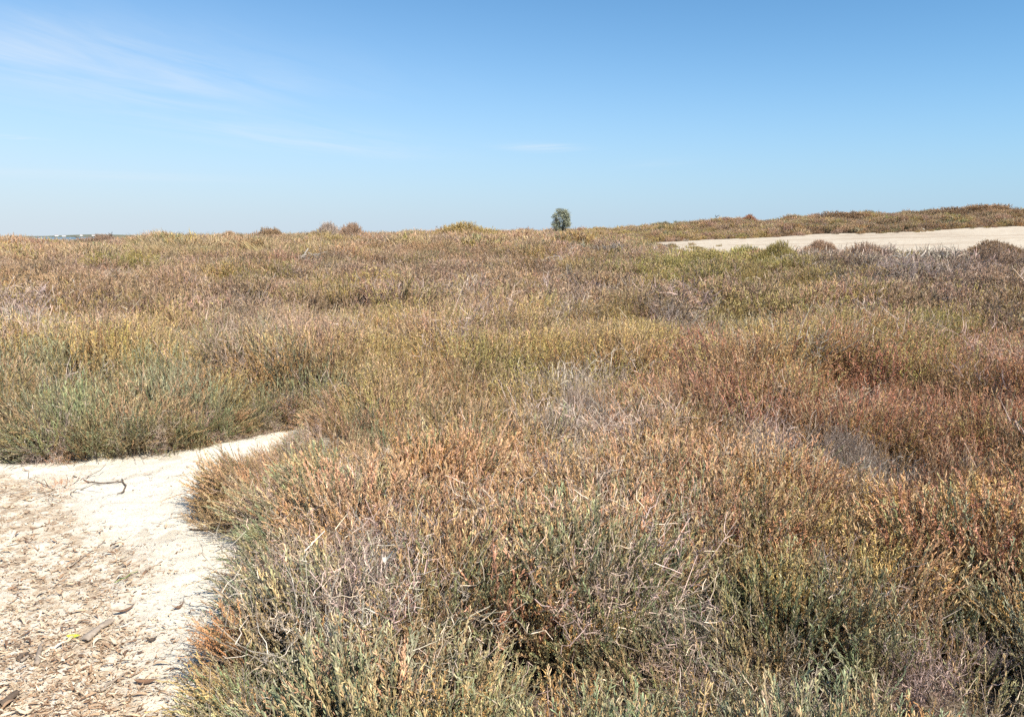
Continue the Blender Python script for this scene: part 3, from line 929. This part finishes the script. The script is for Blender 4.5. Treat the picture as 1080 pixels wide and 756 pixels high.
def patch(name, x0, x1, y0, y1, step, sdf, lift, mat, extra=None, bumpy=0.0):
    xs, ys = np.arange(x0, x1, step), np.arange(y0, y1, step)
    X, Y = np.meshgrid(xs, ys, indexing='ij')
    s = sdf(X.ravel(), Y.ravel())
    Z = height(X, Y).ravel() + lift + bumpy * ((fbm(X.ravel() * 1.7, Y.ravel() * 1.7, 81, 4) - .5) * 2.2 + (fbm(X.ravel() * 11, Y.ravel() * 11, 83, 4) - .5) * .9)
    nx, ny = X.shape
    i, j = np.meshgrid(np.arange(nx - 1), np.arange(ny - 1), indexing='ij')
    a = i * ny + j
    q = np.stack([a, a + ny, a + ny + 1, a + 1], -1).reshape(-1, 4)
    inside = (s < step * 1.0)
    q = q[inside[q].all(1)]
    Z = Z - smooth(-.12, .03, s) * lift * 1.6
    used = np.unique(q)
    rm = np.full(len(Z), -1); rm[used] = np.arange(len(used))
    V = np.stack([X.ravel(), Y.ravel(), Z], 1)[used]
    at = {'litter': extra(V[:, 0], V[:, 1])} if extra else None
    o = obj(name, make_mesh(name, V, rm[q], None, at, mat, True))
    return o

# litter covers the left and near part of the path
LIT = np.array([ground_at(a, b)[:2] for a, b in [(-500, 525), (0, 505), (70, 512), (95, 545), (110, 575), (140, 600), (150, 640), (165, 680), (160, 720), (185, 760), (200, 1000), (-700, 1000)]])
def litter_amount(x, y):
    s = poly_sdf(LIT, x, y) + .25 * (fbm(x * 2.5, y * 2.5, 91, 4) - .5)
    return 1 - smooth(-.12, .12, s)

tag(patch('sandy_path', -6.6, .4, -3, 6.8, .022, path_sdf, .012, M_SAND, litter_amount, .03), 'bright white sandy path strewn with dry leaves', 'path', None, 'structure')
tag(patch('sand_flat', 8, 90, 24, 90, .4, flat_sdf, .03, M_FLAT), 'open pale sand flat beyond the scrub', 'sand', None, 'structure')

def path_z(x, y):
    x, y = np.asarray(x, float), np.asarray(y, float)
    return height(x, y) + .012 + .03 * ((fbm(x * 1.7, y * 1.7, 81, 4) - .5) * 2.2 + (fbm(x * 11, y * 11, 83, 4) - .5) * .9)

# leaf litter: curled flat leaves and fine chips
def litter_mat():
    s = N('litter')
    c = s.attr('lc')
    col_ = s.ramp(c.outputs['Fac'], [(0, (.06, .04, .03)), (.2, (.20, .12, .075)), (.45, (.40, .26, .16)), (.7, (.56, .42, .28)), (1, (.74, .66, .53))])
    s.l(col_, s.b.inputs['Base Color'])
    s.b.inputs['Roughness'].default_value = .75
    s.b.inputs['Specular IOR Level'].default_value = .2
    return s.m

def leaves(n, Lr, Wr, accept, seed):
    r = np.random.default_rng(seed)
    P = []
    while len(P) < n:
        M_ = 4000
        px, py = r.uniform(-260, 330, M_), 470 + 330 * r.random(M_) ** .8
        t_ = -EYE / (-sp + (CY - py) / F * cp)
        x, y = (px - CX) / F * t_, (cp + (CY - py) / F * sp) * t_
        ok = (y < 5.8) & (y > 1.4)
        x, y = x[ok], y[ok]
        ok = (path_sdf(x, y) < -.02) & (r.random(len(x)) < accept(litter_amount(x, y), y))
        P += list(zip(x[ok], y[ok]))
    P = P[:n]
    while False:
        px, py = r.uniform(-260, 330), 470 + 330 * r.random() ** .8
        w = ground_at(px, py)
        x, y = w[0], w[1]
        if y > 5.8 or y < 1.4: continue
        xa, ya = np.array([x]), np.array([y])
        if path_sdf(xa, ya)[0] > -.02: continue
        if r.random() > accept(litter_amount(xa, ya)[0], y): continue
        P.append((x, y))
    P = np.array(P)
    K = 5
    L = r.uniform(*Lr, n) ; W = r.uniform(*Wr, n) * L
    th = np.where(r.random(n) < .35, r.normal(.45, .6, n), r.random(n) * 6.28)
    t = np.linspace(-.5, .5, K)
    wid = np.array([.12, .8, 1.0, .75, .06])
    curl, cup, tw = r.uniform(-2.0, 3.2, n), r.uniform(-.7, .9, n), r.normal(0, .5, n)
    bendl = r.normal(0, .7, n)
    V = np.zeros((n, K, 3, 3))
    for k in range(K):
        for q, s in enumerate((-1, 0, 1)):
            lx = L * t[k]
            ly = W * .5 * wid[k] * s + bendl * L * (t[k] ** 2)
            lz = curl * L * (t[k] ** 2) * .5 + cup * W * .5 * abs(s) * wid[k] + tw * t[k] * s * W
            V[:, k, q, 0] = lx * np.cos(th) - ly * np.sin(th) + P[:, 0]
            V[:, k, q, 1] = lx * np.sin(th) + ly * np.cos(th) + P[:, 1]
            V[:, k, q, 2] = lz
    mn = V[..., 2].reshape(n, -1).min(1)
    V[..., 2] += (path_z(P[:, 0], P[:, 1]) - mn + r.uniform(-.001, .009, n))[:, None, None]
    V = V.reshape(-1, 3)
    o = (np.arange(n) * K * 3)[:, None]
    Q = np.concatenate([np.stack([o + k * 3 + q, o + k * 3 + q + 1, o + k * 3 + 4 + q, o + k * 3 + 3 + q], -1) for k in range(K - 1) for q in range(2)], 1).reshape(-1, 4)
    lc = np.repeat(np.clip(r.beta(2.2, 1.6, n), 0, 1), K * 3)
    return V, Q, lc

sets = [leaves(1300, (.022, .070), (.10, .24), lambda l, y: .02 + .98 * l, 5),
        leaves(15000, (.005, .024), (.12, .5), lambda l, y: .05 + .95 * l, 6),
        leaves(4200, (.005, .028), (.08, .3), lambda l, y: .5 + 0 * l, 7)]
Vs, Qs, ls, off = [], [], [], 0
for V, Q, lc in sets:
    Vs.append(V); Qs.append(Q + off); ls.append(lc); off += len(V)
lit = obj('leaf_litter', make_mesh('leaf_litter', np.concatenate(Vs), np.concatenate(Qs), None, {'lc': np.concatenate(ls)}, litter_mat(), True))
tag(lit, 'brown and tan dry leaves and chips strewn over the sandy path', 'leaf litter', None, 'stuff')

# ------------------------------------------------------------------ small things on the path
def branch_mesh(name, lines, mat, sides=7):
    """lines: list of [(x,y,z,r)...] polylines made into knobbly tubes"""
    V, Q, T = [], [], []
    for ln in lines:
        P = np.array([p[:3] for p in ln], float)
        Rr = [p[3] for p in ln]
        d = np.gradient(P, axis=0)
        d, a, b = frame(d)
        o = len(V)
        for k in range(len(P)):
            for q in range(sides):
                t = q / sides * 6.283
                rr = Rr[k] * (1 + .22 * math.sin(3.1 * q + k * 2.3) * (1 if sides > 4 else 0))
                V.append(P[k] + (a[k] * math.cos(t) + b[k] * math.sin(t)) * rr)
        for k in range(len(P) - 1):
            for q in range(sides):
                Q.append((o + k * sides + q, o + k * sides + (q + 1) % sides, o + (k + 1) * sides + (q + 1) % sides, o + (k + 1) * sides + q))
        for k, rev in ((0, True), (len(P) - 1, False)):
            c = len(V); V.append(P[k] + d[k] * (Rr[k] * (-.4 if rev else .4)))
            for q in range(sides):
                f = (o + k * sides + q, o + k * sides + (q + 1) % sides, c)
                T.append(f[::-1] if rev else f)
    return make_mesh(name, np.array(V), Q, T, None, mat, True)

def on_path(px, py):
    w = ground_at(px, py)
    return w[0], w[1], float(path_z(w[0], w[1]))

def stick(name, pxs, r0, r1, mat, label, cat, lift=.008, twigs=()):
    pts = [on_path(*p) for p in pxs]
    c = pts[0]
    def line(ps, ra, rb):
        out = []
        m = len(ps)
        for k in range(m - 1):
            for q in range(4):
                f = q / 4
                s = [(1 - f) * ps[k][i] + f * ps[k + 1][i] - c[i] for i in range(3)]
                g = (k + f) / (m - 1)
                out.append((s[0] + random.gauss(0, .003), s[1] + random.gauss(0, .003), s[2] + lift + random.gauss(0, .002), ra + (rb - ra) * g))
        out.append((ps[-1][0] - c[0], ps[-1][1] - c[1], ps[-1][2] - c[2] + lift, rb))
        return out
    L = [line(pts, r0, r1)]
    for tw in twigs: L.append(line([on_path(*p) for p in tw], r1, r1 * .5))
    o = obj(name, branch_mesh(name, L, mat), None, c)
    return tag(o, label, cat)

stick('dry_twig', [(78, 507), (94, 514), (106, 516), (122, 515), (130, 513), (133, 519), (131, 524)], .004, .005, M_DARKWOOD,
      'thin dark crooked twig lying across the white sand near the scrub', 'twig', .01, [[(130, 513), (129, 509)], [(131, 524), (124, 528)]])
stick('wood_chunk', [(-2, 756), (8, 748), (20, 738)], .017, .010, M_DARKWOOD, 'dark brown stub of branch at the lowest corner of the path', 'branch', .012)
stick('wood_chunk', [(40, 708), (43, 696), (46, 686)], .010, .006, M_BARK, 'short grey knobbly stick standing out of the leaf litter', 'branch', .012, [[(24, 706), (32, 700), (40, 704)]])
stick('root_piece', [(20, 703), (28, 697), (36, 702)], .008, .005, M_DARKWOOD, 'small curved dark root piece beside the knobbly grey stick', 'root', .012)
stick('dry_twig', [(152, 613), (160, 606), (172, 600)], .003, .002, M_BARK, 'thin pale twig on bare sand beside the litter edge', 'twig', .004)
stick('dry_twig', [(74, 604), (90, 592), (112, 576)], .003, .002, M_BARK, 'long straight grey-brown stick across the leaf litter', 'twig', .012)
stick('dry_twig', [(200, 562), (212, 563), (225, 561)], .005, .004, M_DARKWOOD, 'short dark stick on the sand below the rusty tan bush', 'twig', .005)
stick('dry_twig', [(108, 738), (118, 728), (132, 718)], .006, .003, M_BARK, 'thick brown twig in the litter close to the grey-green bush', 'twig', .012)
stick('grass_blade', [(122, 624), (132, 617), (146, 611)], .0022, .0012, M_GBLADE, 'single thin green blade lying on the leaf litter', 'blade of grass', .012)

def leaf_mesh(name, L, W, curl, mat, lobes=0):
    K, J = 14, 5
    V = []
    for k in range(K):
        t = k / (K - 1)
        w = W * .5 * (math.sin(math.pi * min(t * 1.05, 1)) ** .7 + .02) * (1 + lobes * .18 * math.sin(t * 15))
        for q in range(J):
            s = (q - 2) / 2
            V.append(((t - .5) * L, s * w, curl * L * (t - .5) ** 2 + .25 * w * abs(s) + .001))
    n = len(V)
    V += [(x, y, z - .0012) for x, y, z in V]
    Q = []
    for k in range(K - 1):
        for q in range(J - 1):
            a = k * J + q
            Q.append((a, a + J, a + J + 1, a + 1))
            Q.append((n + a, n + a + 1, n + a + J + 1, n + a + J))
    for k in range(K - 1):
        for q in (0, J - 1):
            a = k * J + q
            Q.append((a, a + J, n + a + J, n + a))
    return make_mesh(name, np.array(V), Q, None, None, mat, True)

def lay(name, me, px, py, rz, label, cat, lift=.01, tilt=0):
    o = obj(name, me, None, (0, 0, 0))
    x, y, z = on_path(px, py)
    o.location = (x, y, z + lift)
    o.rotation_euler = (tilt, 0, rz)
    return tag(o, label, cat)

lay('fallen_leaf', leaf_mesh('yellow_leaf', .052, .028, .5, M_YLEAF), 78, 678, .1, 'bright yellow-green fallen leaf on the brown litter', 'leaf', .014)
M_BRLEAF = simple('brown_leaf', (.16, .09, .055), (.34, .2, .12), 60, .7)
lay('fallen_leaf', leaf_mesh('dark_leaf', .045, .024, 1.6, M_DARKWOOD, 1), 161, 684, .5, 'single dark curled leaf alone on the pale sand', 'leaf', .006)
lay('fallen_leaf', leaf_mesh('brown_leaf', .09, .02, .8, M_BRLEAF), 132, 652, .75, 'long brown leaf pointing across the litter above the yellow leaf', 'leaf', .012)
lay('fallen_leaf', leaf_mesh('brown_leaf', .085, .026, .6, M_BRLEAF), 155, 727, .1, 'broad brown leaf at the litter edge by the grey-green bush', 'leaf', .01)
lay('fallen_leaf', leaf_mesh('brown_leaf', .05, .022, 1.2, M_BRLEAF, 1), 189, 650, .9, 'crumpled tan leaf on clean white sand', 'leaf', .006)

o = obj('paper_scrap', leaf_mesh('paper_scrap', .045, .022, 5.0, M_STONE, 1.5), None, tuple(ground_at(405, 591, .46)))
o.rotation_euler = (.4, .2, .3)
tag(o, 'small crumpled white scrap caught on top of the scrub', 'scrap')

def bark_mesh():
    K, J = 12, 5
    V = []
    for k in range(K):
        t = k / (K - 1)
        w = .019 * (1 + .15 * math.sin(t * 9) - .25 * t) + random.gauss(0, .0008)
        for q in range(J):
            s = (q - 2) / 2
            V.append((w * s, (t - .5) * .17, .006 * (1 - s * s) + .004 * math.sin(t * 4)))
    n = len(V)
    V += [(x, y, z - .005) for x, y, z in V]
    Q = []
    for k in range(K - 1):
        for q in range(J - 1):
            a = k * J + q
            Q += [(a, a + 1, a + J + 1, a + J), (n + a, n + a + J, n + a + J + 1, n + a + 1)]
        for q in (0, J - 1):
            a = k * J + q
            Q.append((a, a + J, n + a + J, n + a))
    for q in range(J - 1):
        for a in (q, (K - 1) * J + q): Q.append((a, a + 1, n + a + 1, n + a))
    return make_mesh('bark_strip', np.array(V), Q, None, None, M_BARK)
lay('bark_strip', bark_mesh(), 104, 673, -.12, 'flat grey strip of bark lying on the brown leaf litter', 'bark', .016)

# ------------------------------------------------------------------ stones and dead wood in the distance
def stone_mesh(seed, mat):
    import bmesh
    bm = bmesh.new()
    bmesh.ops.create_icosphere(bm, subdivisions=3, radius=1)
    for v in bm.verts:
        n = mnoise.noise(v.co * 1.4 + Vector((seed, 0, 0))) * .45 + mnoise.noise(v.co * 4 + Vector((seed, 3, 0))) * .12
        v.co *= 1 + n
        v.co.z *= .6
    me = D.meshes.new('stone')
    bm.to_mesh(me); bm.free()
    me.materials.append(mat)
    return me

STN = [stone_mesh(3.1, M_STONE), stone_mesh(8.7, M_STONE)]
def stone(px, py, wpx, label, group=None, up=.35):
    X, Y, Z = ray_ground(px, py)
    r = wpx / F * Y / 2
    o = obj('stone', STN[random.randrange(2)], None, (X, Y, Z + r * up))
    o.scale = (r, r, r * .8)
    o.rotation_euler = (0, 0, random.random() * 6)
    return tag(o, label, 'stone', group)
stone(17, 307, 6, 'white stone behind the flat grey dead bush', None, .8)
stone(11, 309, 3, 'smaller pale stone next to the white stone', None, .8)
stone(973, 243, 5, 'white stone at the far edge of the sand flat under the dune')
for k in range(12):
    a, b = 535 + 62 * random.random(), 288 + 6 * random.random()
    stone(a, b, 2.5 + 3 * random.random(), 'pale stone in the rubble strip in the middle of the brown scrub', 'stones of the rubble strip', .6)
for k in range(8):
    a, b = 930 + 55 * random.random(), 340 + 6 * random.random()
    stone(a, b, 3 + 3 * random.random(), 'pale stone lying between the ochre and bright yellow-green bushes', 'stones between the ochre bushes', .5)

def dead_pile(px, py, wpx, n, label, seed):
    r = random.Random(seed)
    X, Y, Z = ray_ground(px, py)
    R = wpx / F * Y / 2
    L = []
    for k in range(n):
        a = r.gauss(.3, .5)
        ln = R * (.5 + .7 * r.random())
        cx, cy = r.uniform(-R * .7, R * .7), r.uniform(-R * .5, R * .5)
        z0 = .25 + .3 * r.random()
        pts = []
        for q in range(6):
            t = q / 5 - .5
            pts.append((cx + math.cos(a) * ln * t + r.gauss(0, .02), cy + math.sin(a) * ln * t + r.gauss(0, .02),
                        z0 + t * r.gauss(.1, .25) * ln + .1 * math.sin(q + k), (.0011 - .0007 * abs(t)) * min(Y, 30) * (.5 + .7 * r.random())))
        L.append(pts)
        if r.random() < .7:
            p = pts[3]
            L.append([p, (p[0] + r.gauss(0, .2), p[1] + r.gauss(0, .2), p[2] + .12, .0005 * min(Y, 30)), (p[0] + r.gauss(0, .3), p[1] + r.gauss(0, .3), p[2] + .22, .0003 * min(Y, 30))])
    o = obj('dead_branches', branch_mesh('dead_branches', L, M_DEADWOOD, 5), None, (X, Y, Z))
    return tag(o, label, 'dead wood')
dead_pile(326, 288, 46, 16, 'bleached dead branches lying in the brown scrub', 4)
dead_pile(578, 294, 40, 9, 'pale dead branches along the rubble strip', 5)
dead_pile(944, 290, 50, 14, 'whitish dead branches under the purplish grey bush', 6)
dead_pile(76, 332, 44, 5, 'low pale branches beside the small sandy gap', 7)

# bare sticks that stand against the sky
def bare_sapling(px, Y, hpx, label):
    X = (px - CX) / F * Y
    Z = float(height(X, Y))
    h = hpx / F * Y
    L = [[(0, 0, 0, .035), (.02, 0, h * .5, .028), (-.02, .02, h, .015)]]
    for k in range(7):
        z = h * (.55 + .4 * random.random())
        a = random.random() * 6.28
        l = .22 + .2 * random.random()
        L.append([(0, 0, z, .014), (math.cos(a) * l * .5, math.sin(a) * l * .5, z + l * .4, .02), (math.cos(a) * l, math.sin(a) * l, z + l * .6, .012)])
    o = obj('bare_sapling', branch_mesh('bare_sapling', L, M_DARKWOOD, 6), None, (X, Y, Z))
    tag(o, label, 'sapling')
bare_sapling(123, 58, 16, 'thin dark bare sapling sticking up over the wide dark skyline bush')
bare_sapling(88, 60, 12, 'short bare sapling against the pale sea')
bare_sapling(752, 93, 12, 'thin bare sapling above the middle of the dune')

# ------------------------------------------------------------------ the lone tree
def lone_tree():
    Yt = 74.0
    Xt = (591 - CX) / F * Yt
    Zt = float(height(Xt, Yt))
    root = empty('small_tree', (Xt, Yt, Zt))
    tag(root, 'lone small round-crowned tree standing on the skyline', 'tree')
    top = EYE + (HORIZON - 220.5) / F * Yt - Zt
    R = 10.0 / F * Yt
    r = random.Random(9)
    L, tips = [], []
    for k in range(6):
        a = k * 1.05 + r.random() * .5
        o_ = .12
        e = (math.cos(a) * R * .6, math.sin(a) * R * .6, top * .62)
        pts = [(math.cos(a) * o_ * .5, math.sin(a) * o_ * .5, 0, .06)]
        for q in range(1, 5):
            t = q / 4
            pts.append((e[0] * t ** 1.3 + r.gauss(0, .04), e[1] * t ** 1.3 + r.gauss(0, .04), e[2] * t, .06 - .04 * t))
        L.append(pts)
        for w in range(5):
            p = pts[2 + w % 3]
            q_ = (p[0] + r.gauss(0, R * .4), p[1] + r.gauss(0, R * .4), p[2] + top * .3 * r.random(), .01)
            L.append([p, q_]); tips.append(q_)
    t = obj('trunk', branch_mesh('trunk', L, M_TREEBARK, 6), root)
    n = 8000
    rg = np.random.default_rng(4)
    cl = rg.normal(0, 1, (110, 3)); cl /= np.linalg.norm(cl, axis=1, keepdims=True)
    cl *= (.35 + .62 * rg.random((110, 1)) ** .5)
    cz = top * .54
    C = np.sign(cl) * np.abs(cl) ** .85 * [R * 1.0, R * 1.0, top * .43] + [0, 0, cz]
    C = C[(C[:, 2] > top * .10)]
    k = rg.integers(0, len(C), n)
    P = C[k] + rg.normal(0, .11, (n, 3)) * [1, 1, .9]
    d = rg.normal(0, 1, (n, 3)); d, a, b = frame(d)
    w = rg.uniform(.018, .045, (n, 1))
    V = np.stack([P - a * w * 1.6, P + b * w * .7, P + a * w * 1.6, P - b * w * .7], 1).reshape(-1, 3)
    Q = np.arange(n * 4).reshape(-1, 4)
    obj('crown', make_mesh('crown', V, Q, None, None, M_TREELEAF), root)
lone_tree()

# ------------------------------------------------------------------ sea and far shore
def sea_mat():
    s = N('sea_water')
    s.b.inputs['Base Color'].default_value = (.05, .10, .13, 1)
    s.b.inputs['Roughness'].default_value = .25
    g_ = s.n('ShaderNodeNewGeometry')
    n = s.noise(.4, 4, .6, g_.outputs['Position'])
    s.bump(n.outputs[0], .4, .5)
    return s.m
xs = np.linspace(-14000, 14000, 30)
ys = np.geomspace(300, 16000, 30)
Xs, Ys = np.meshgrid(xs, ys, indexing='ij')
i, j = np.meshgrid(np.arange(29), np.arange(29), indexing='ij')
a = (i * 30 + j)
q = np.stack([a, a + 30, a + 31, a + 1], -1).reshape(-1, 4)
sea = obj('sea', make_mesh('sea', np.stack([Xs.ravel(), Ys.ravel(), np.full(900, -3.2)], 1), q, None, None, sea_mat()))
tag(sea, 'thin strip of sea seen over the lowest part of the skyline', 'sea', None, 'structure')

def shore():
    n, m = 120, 8
    V = []
    for k in range(n):
        x = -3600 + 2900 * k / (n - 1)
        e = math.sin(math.pi * k / (n - 1)) ** .4
        for q in range(m):
            t = q / (m - 1)
            hh = (3 + 9 * float(vnoise(np.array([x * .004]), np.array([2.0]), 4)[0])) * e
            V.append((x, 3600 + 500 * t, -3.4 + (hh + 1) * math.sin(math.pi * t) ** .6))
    Q = [(k * m + q, (k + 1) * m + q, (k + 1) * m + q + 1, k * m + q + 1) for k in range(n - 1) for q in range(m - 1)]
    o = obj('far_shore', make_mesh('far_shore', np.array(V), Q, None, None, M_COAST, True))
    tag(o, 'low distant shore across the water', 'shore', None, 'structure')
shore()

def house_mesh(w, d, h):
    V = [(-w, -d, 0), (w, -d, 0), (w, d, 0), (-w, d, 0), (-w, -d, h), (w, -d, h), (w, d, h), (-w, d, h)]
    return make_mesh('wall', np.array(V, float), [(0, 1, 5, 4), (1, 2, 6, 5), (2, 3, 7, 6), (3, 0, 4, 7), (4, 5, 6, 7)], None, None, M_WALLW)
def roof_mesh(w, d, h):
    w, d = w * 1.05, d * 1.05
    V = [(-w, -d, h), (w, -d, h), (w, d, h), (-w, d, h), (-w * .8, 0, h + 2.2), (w * .8, 0, h + 2.2)]
    return make_mesh('roof', np.array(V, float), [(0, 1, 5, 4), (2, 3, 4, 5)], [(3, 0, 4), (1, 2, 5)], None, M_ROOFT)
hw, hr = house_mesh(9, 6, 7), roof_mesh(9, 6, 7.02)
for k, px in enumerate([64, 73, 90, 103, 147, 196, 207, 214, 228]):
    Yh = 3560.0
    root = empty('far_house', ((px + random.random() * 2 - CX) / F * Yh, Yh, -1.0 + 3 * random.random()), random.random() * .6, (random.uniform(.5, 1.1), 1, random.uniform(.45, .8)))
    tag(root, 'tiny white house on the distant shore across the water', 'house', 'white houses on the distant shore')
    obj('wall', hw, root); obj('roof', hr, root)

# ------------------------------------------------------------------ sky, sun, camera
SUN_EL, SUN_AZ = math.radians(47), math.radians(136)        # azimuth from +Y towards +X
w = D.worlds.new('World')
scene.world = w
w.use_nodes = True
t = w.node_tree
t.nodes.clear()
def wn(typ, **kw):
    n = t.nodes.new(typ)
    for k, v in kw.items(): setattr(n, k, v)
    return n
def wl(a, b): t.links.new(a, b)
out, bg = wn('ShaderNodeOutputWorld'), wn('ShaderNodeBackground')
sky = wn('ShaderNodeTexSky', sky_type='NISHITA')
sky.sun_disc = False
sky.sun_elevation = SUN_EL
sky.sun_rotation = SUN_AZ
sky.altitude = 0
sky.air_density = .8
sky.dust_density = 0
sky.ozone_density = 1
bg.inputs[1].default_value = .105
def wm(op, a, b=0.0, clamp=False):
    m = wn('ShaderNodeMath', operation=op)
    m.use_clamp = clamp
    for s_, v in ((m.inputs[0], a), (m.inputs[1], b)):
        if isinstance(v, (int, float)): s_.default_value = v
        else: wl(v, s_)
    return m.outputs[0]
tc = wn('ShaderNodeTexCoord')
sx = wn('ShaderNodeSeparateXYZ')
wl(tc.outputs['Generated'], sx.inputs[0])
zc = wm('MAXIMUM', sx.outputs[2], .02)
U, Vv = wm('DIVIDE', sx.outputs[0], zc), wm('DIVIDE', sx.outputs[1], zc)
cb = wn('ShaderNodeCombineXYZ')
wl(U, cb.inputs[0]); wl(Vv, cb.inputs[1])
def cloud_uv(px, py):
    r = ray(px, py)
    return r[0] / r[2], r[1] / r[2]
total = None
for (p0, p1, wd, amt, sc, seed) in [((-60, 40), (240, 112), 1.2, .56, 1.3, 0), ((-60, 10), (120, 70), .7, .5, 1.5, 3), ((130, 112), (420, 166), .9, .42, 1.2, 5),
                                   ((545, 158), (600, 154), .45, .6, 1.6, 8), ((-80, 180), (240, 190), 1.2, .35, .35, 11), ((8, 146), (22, 144), .25, .8, 2.0, 13),
                                   ((660, 178), (720, 168), .4, .12, 1.0, 15)]:
    a, b = cloud_uv(*p0), cloud_uv(*p1)
    L = math.hypot(b[0] - a[0], b[1] - a[1])
    an = math.atan2(b[1] - a[1], b[0] - a[0])
    mp = wn('ShaderNodeMapping', vector_type='TEXTURE')
    mp.inputs['Location'].default_value = ((a[0] + b[0]) / 2, (a[1] + b[1]) / 2, 0)
    mp.inputs['Rotation'].default_value = (0, 0, an)
    wl(cb.outputs[0], mp.inputs[0])
    s2 = wn('ShaderNodeSeparateXYZ')
    wl(mp.outputs[0], s2.inputs[0])
    ex = wm('POWER', wm('ABSOLUTE', wm('DIVIDE', s2.outputs[0], L * .55)), 2.5)
    ey = wm('POWER', wm('ABSOLUTE', wm('DIVIDE', s2.outputs[1], wd)), 2)
    mask = wm('EXPONENT', wm('MULTIPLY', wm('ADD', ex, ey), -1))
    st = wn('ShaderNodeMapping')
    st.inputs['Scale'].default_value = (.45, 1.5, 1)
    st.inputs['Location'].default_value = (seed * 3.1, seed * 1.7, seed)
    wl(mp.outputs[0], st.inputs[0])
    no = wn('ShaderNodeTexNoise')
    no.inputs['Scale'].default_value = sc
    no.inputs['Detail'].default_value = 6
    no.inputs['Roughness'].default_value = .58
    no.inputs['Distortion'].default_value = .6
    wl(st.outputs[0], no.inputs['Vector'])
    v = wm('MULTIPLY', wm('SUBTRACT', no.outputs[0], .33), 2.1, True)
    c = wm('MULTIPLY', wm('MULTIPLY', v, mask), amt)
    total = c if total is None else wm('ADD', total, c, True)
# clear dry air overhead, paler humid air towards the horizon, most of all seaward
deep = wn('ShaderNodeMix', data_type='RGBA', blend_type='MULTIPLY')
deep.inputs[0].default_value = 1
wl(sky.outputs[0], deep.inputs[6])
deep.inputs[7].default_value = (.54, .90, 1.05, 1)
zp = wm('MAXIMUM', sx.outputs[2], 0)
lr = wm('MULTIPLY', wm('ADD', wm('MULTIPLY', sx.outputs[0], -1), .62), .85, True)
thick = wm('ADD', wm('MULTIPLY', lr, .05), .125)
hz = wm('MULTIPLY', wm('EXPONENT', wm('MULTIPLY', wm('POWER', wm('DIVIDE', zp, thick), 1.6), -1)), .97)
hcol = wn('ShaderNodeMix', data_type='RGBA')
wl(lr, hcol.inputs[0])
hcol.inputs[6].default_value = (2.75, 3.75, 4.8, 1)
hcol.inputs[7].default_value = (4.1, 4.6, 5.15, 1)
humid = wn('ShaderNodeMix', data_type='RGBA')
wl(hz, humid.inputs[0])
wl(deep.outputs[2], humid.inputs[6])
wl(hcol.outputs[2], humid.inputs[7])
mx = wn('ShaderNodeMix', data_type='RGBA')
wl(total, mx.inputs[0])
wl(humid.outputs[2], mx.inputs[6])
mx.inputs[7].default_value = (5.2, 5.6, 6.0, 1)
wl(mx.outputs[2], bg.inputs[0])
wl(bg.outputs[0], out.inputs[0])

sun = D.lights.new('sun', 'SUN')
sun.energy = 5.0
sun.angle = math.radians(.53)
sun.color = (1.0, .94, .84)
so = D.objects.new('sun', sun)
sd = Vector((math.sin(SUN_AZ) * math.cos(SUN_EL), math.cos(SUN_AZ) * math.cos(SUN_EL), math.sin(SUN_EL)))
so.rotation_euler = sd.to_track_quat('Z', 'Y').to_euler()
so.location = (0, 0, 30)
col.objects.link(so)

cam = D.cameras.new('camera')
cam.sensor_width = 36
cam.sensor_fit = 'HORIZONTAL'
cam.lens = 36 * F / 1080
cam.clip_start = .05
cam.clip_end = 30000
co = D.objects.new('camera', cam)
co.location = (0, 0, EYE)
co.rotation_euler = (math.pi / 2 - PITCH, 0, 0)
col.objects.link(co)
scene.camera = co

scene.render.engine = 'CYCLES'
scene.cycles.max_bounces = 3
scene.cycles.diffuse_bounces = 2
scene.cycles.use_denoising = False
scene.cycles.use_adaptive_sampling = True
scene.cycles.adaptive_threshold = .03
scene.cycles.caustics_reflective = False
scene.cycles.caustics_refractive = False
vs = scene.view_settings
vs.view_transform = 'Standard'
vs.look = 'None'
vs.gamma = 1
vs.use_curve_mapping = False
vs.exposure = .6
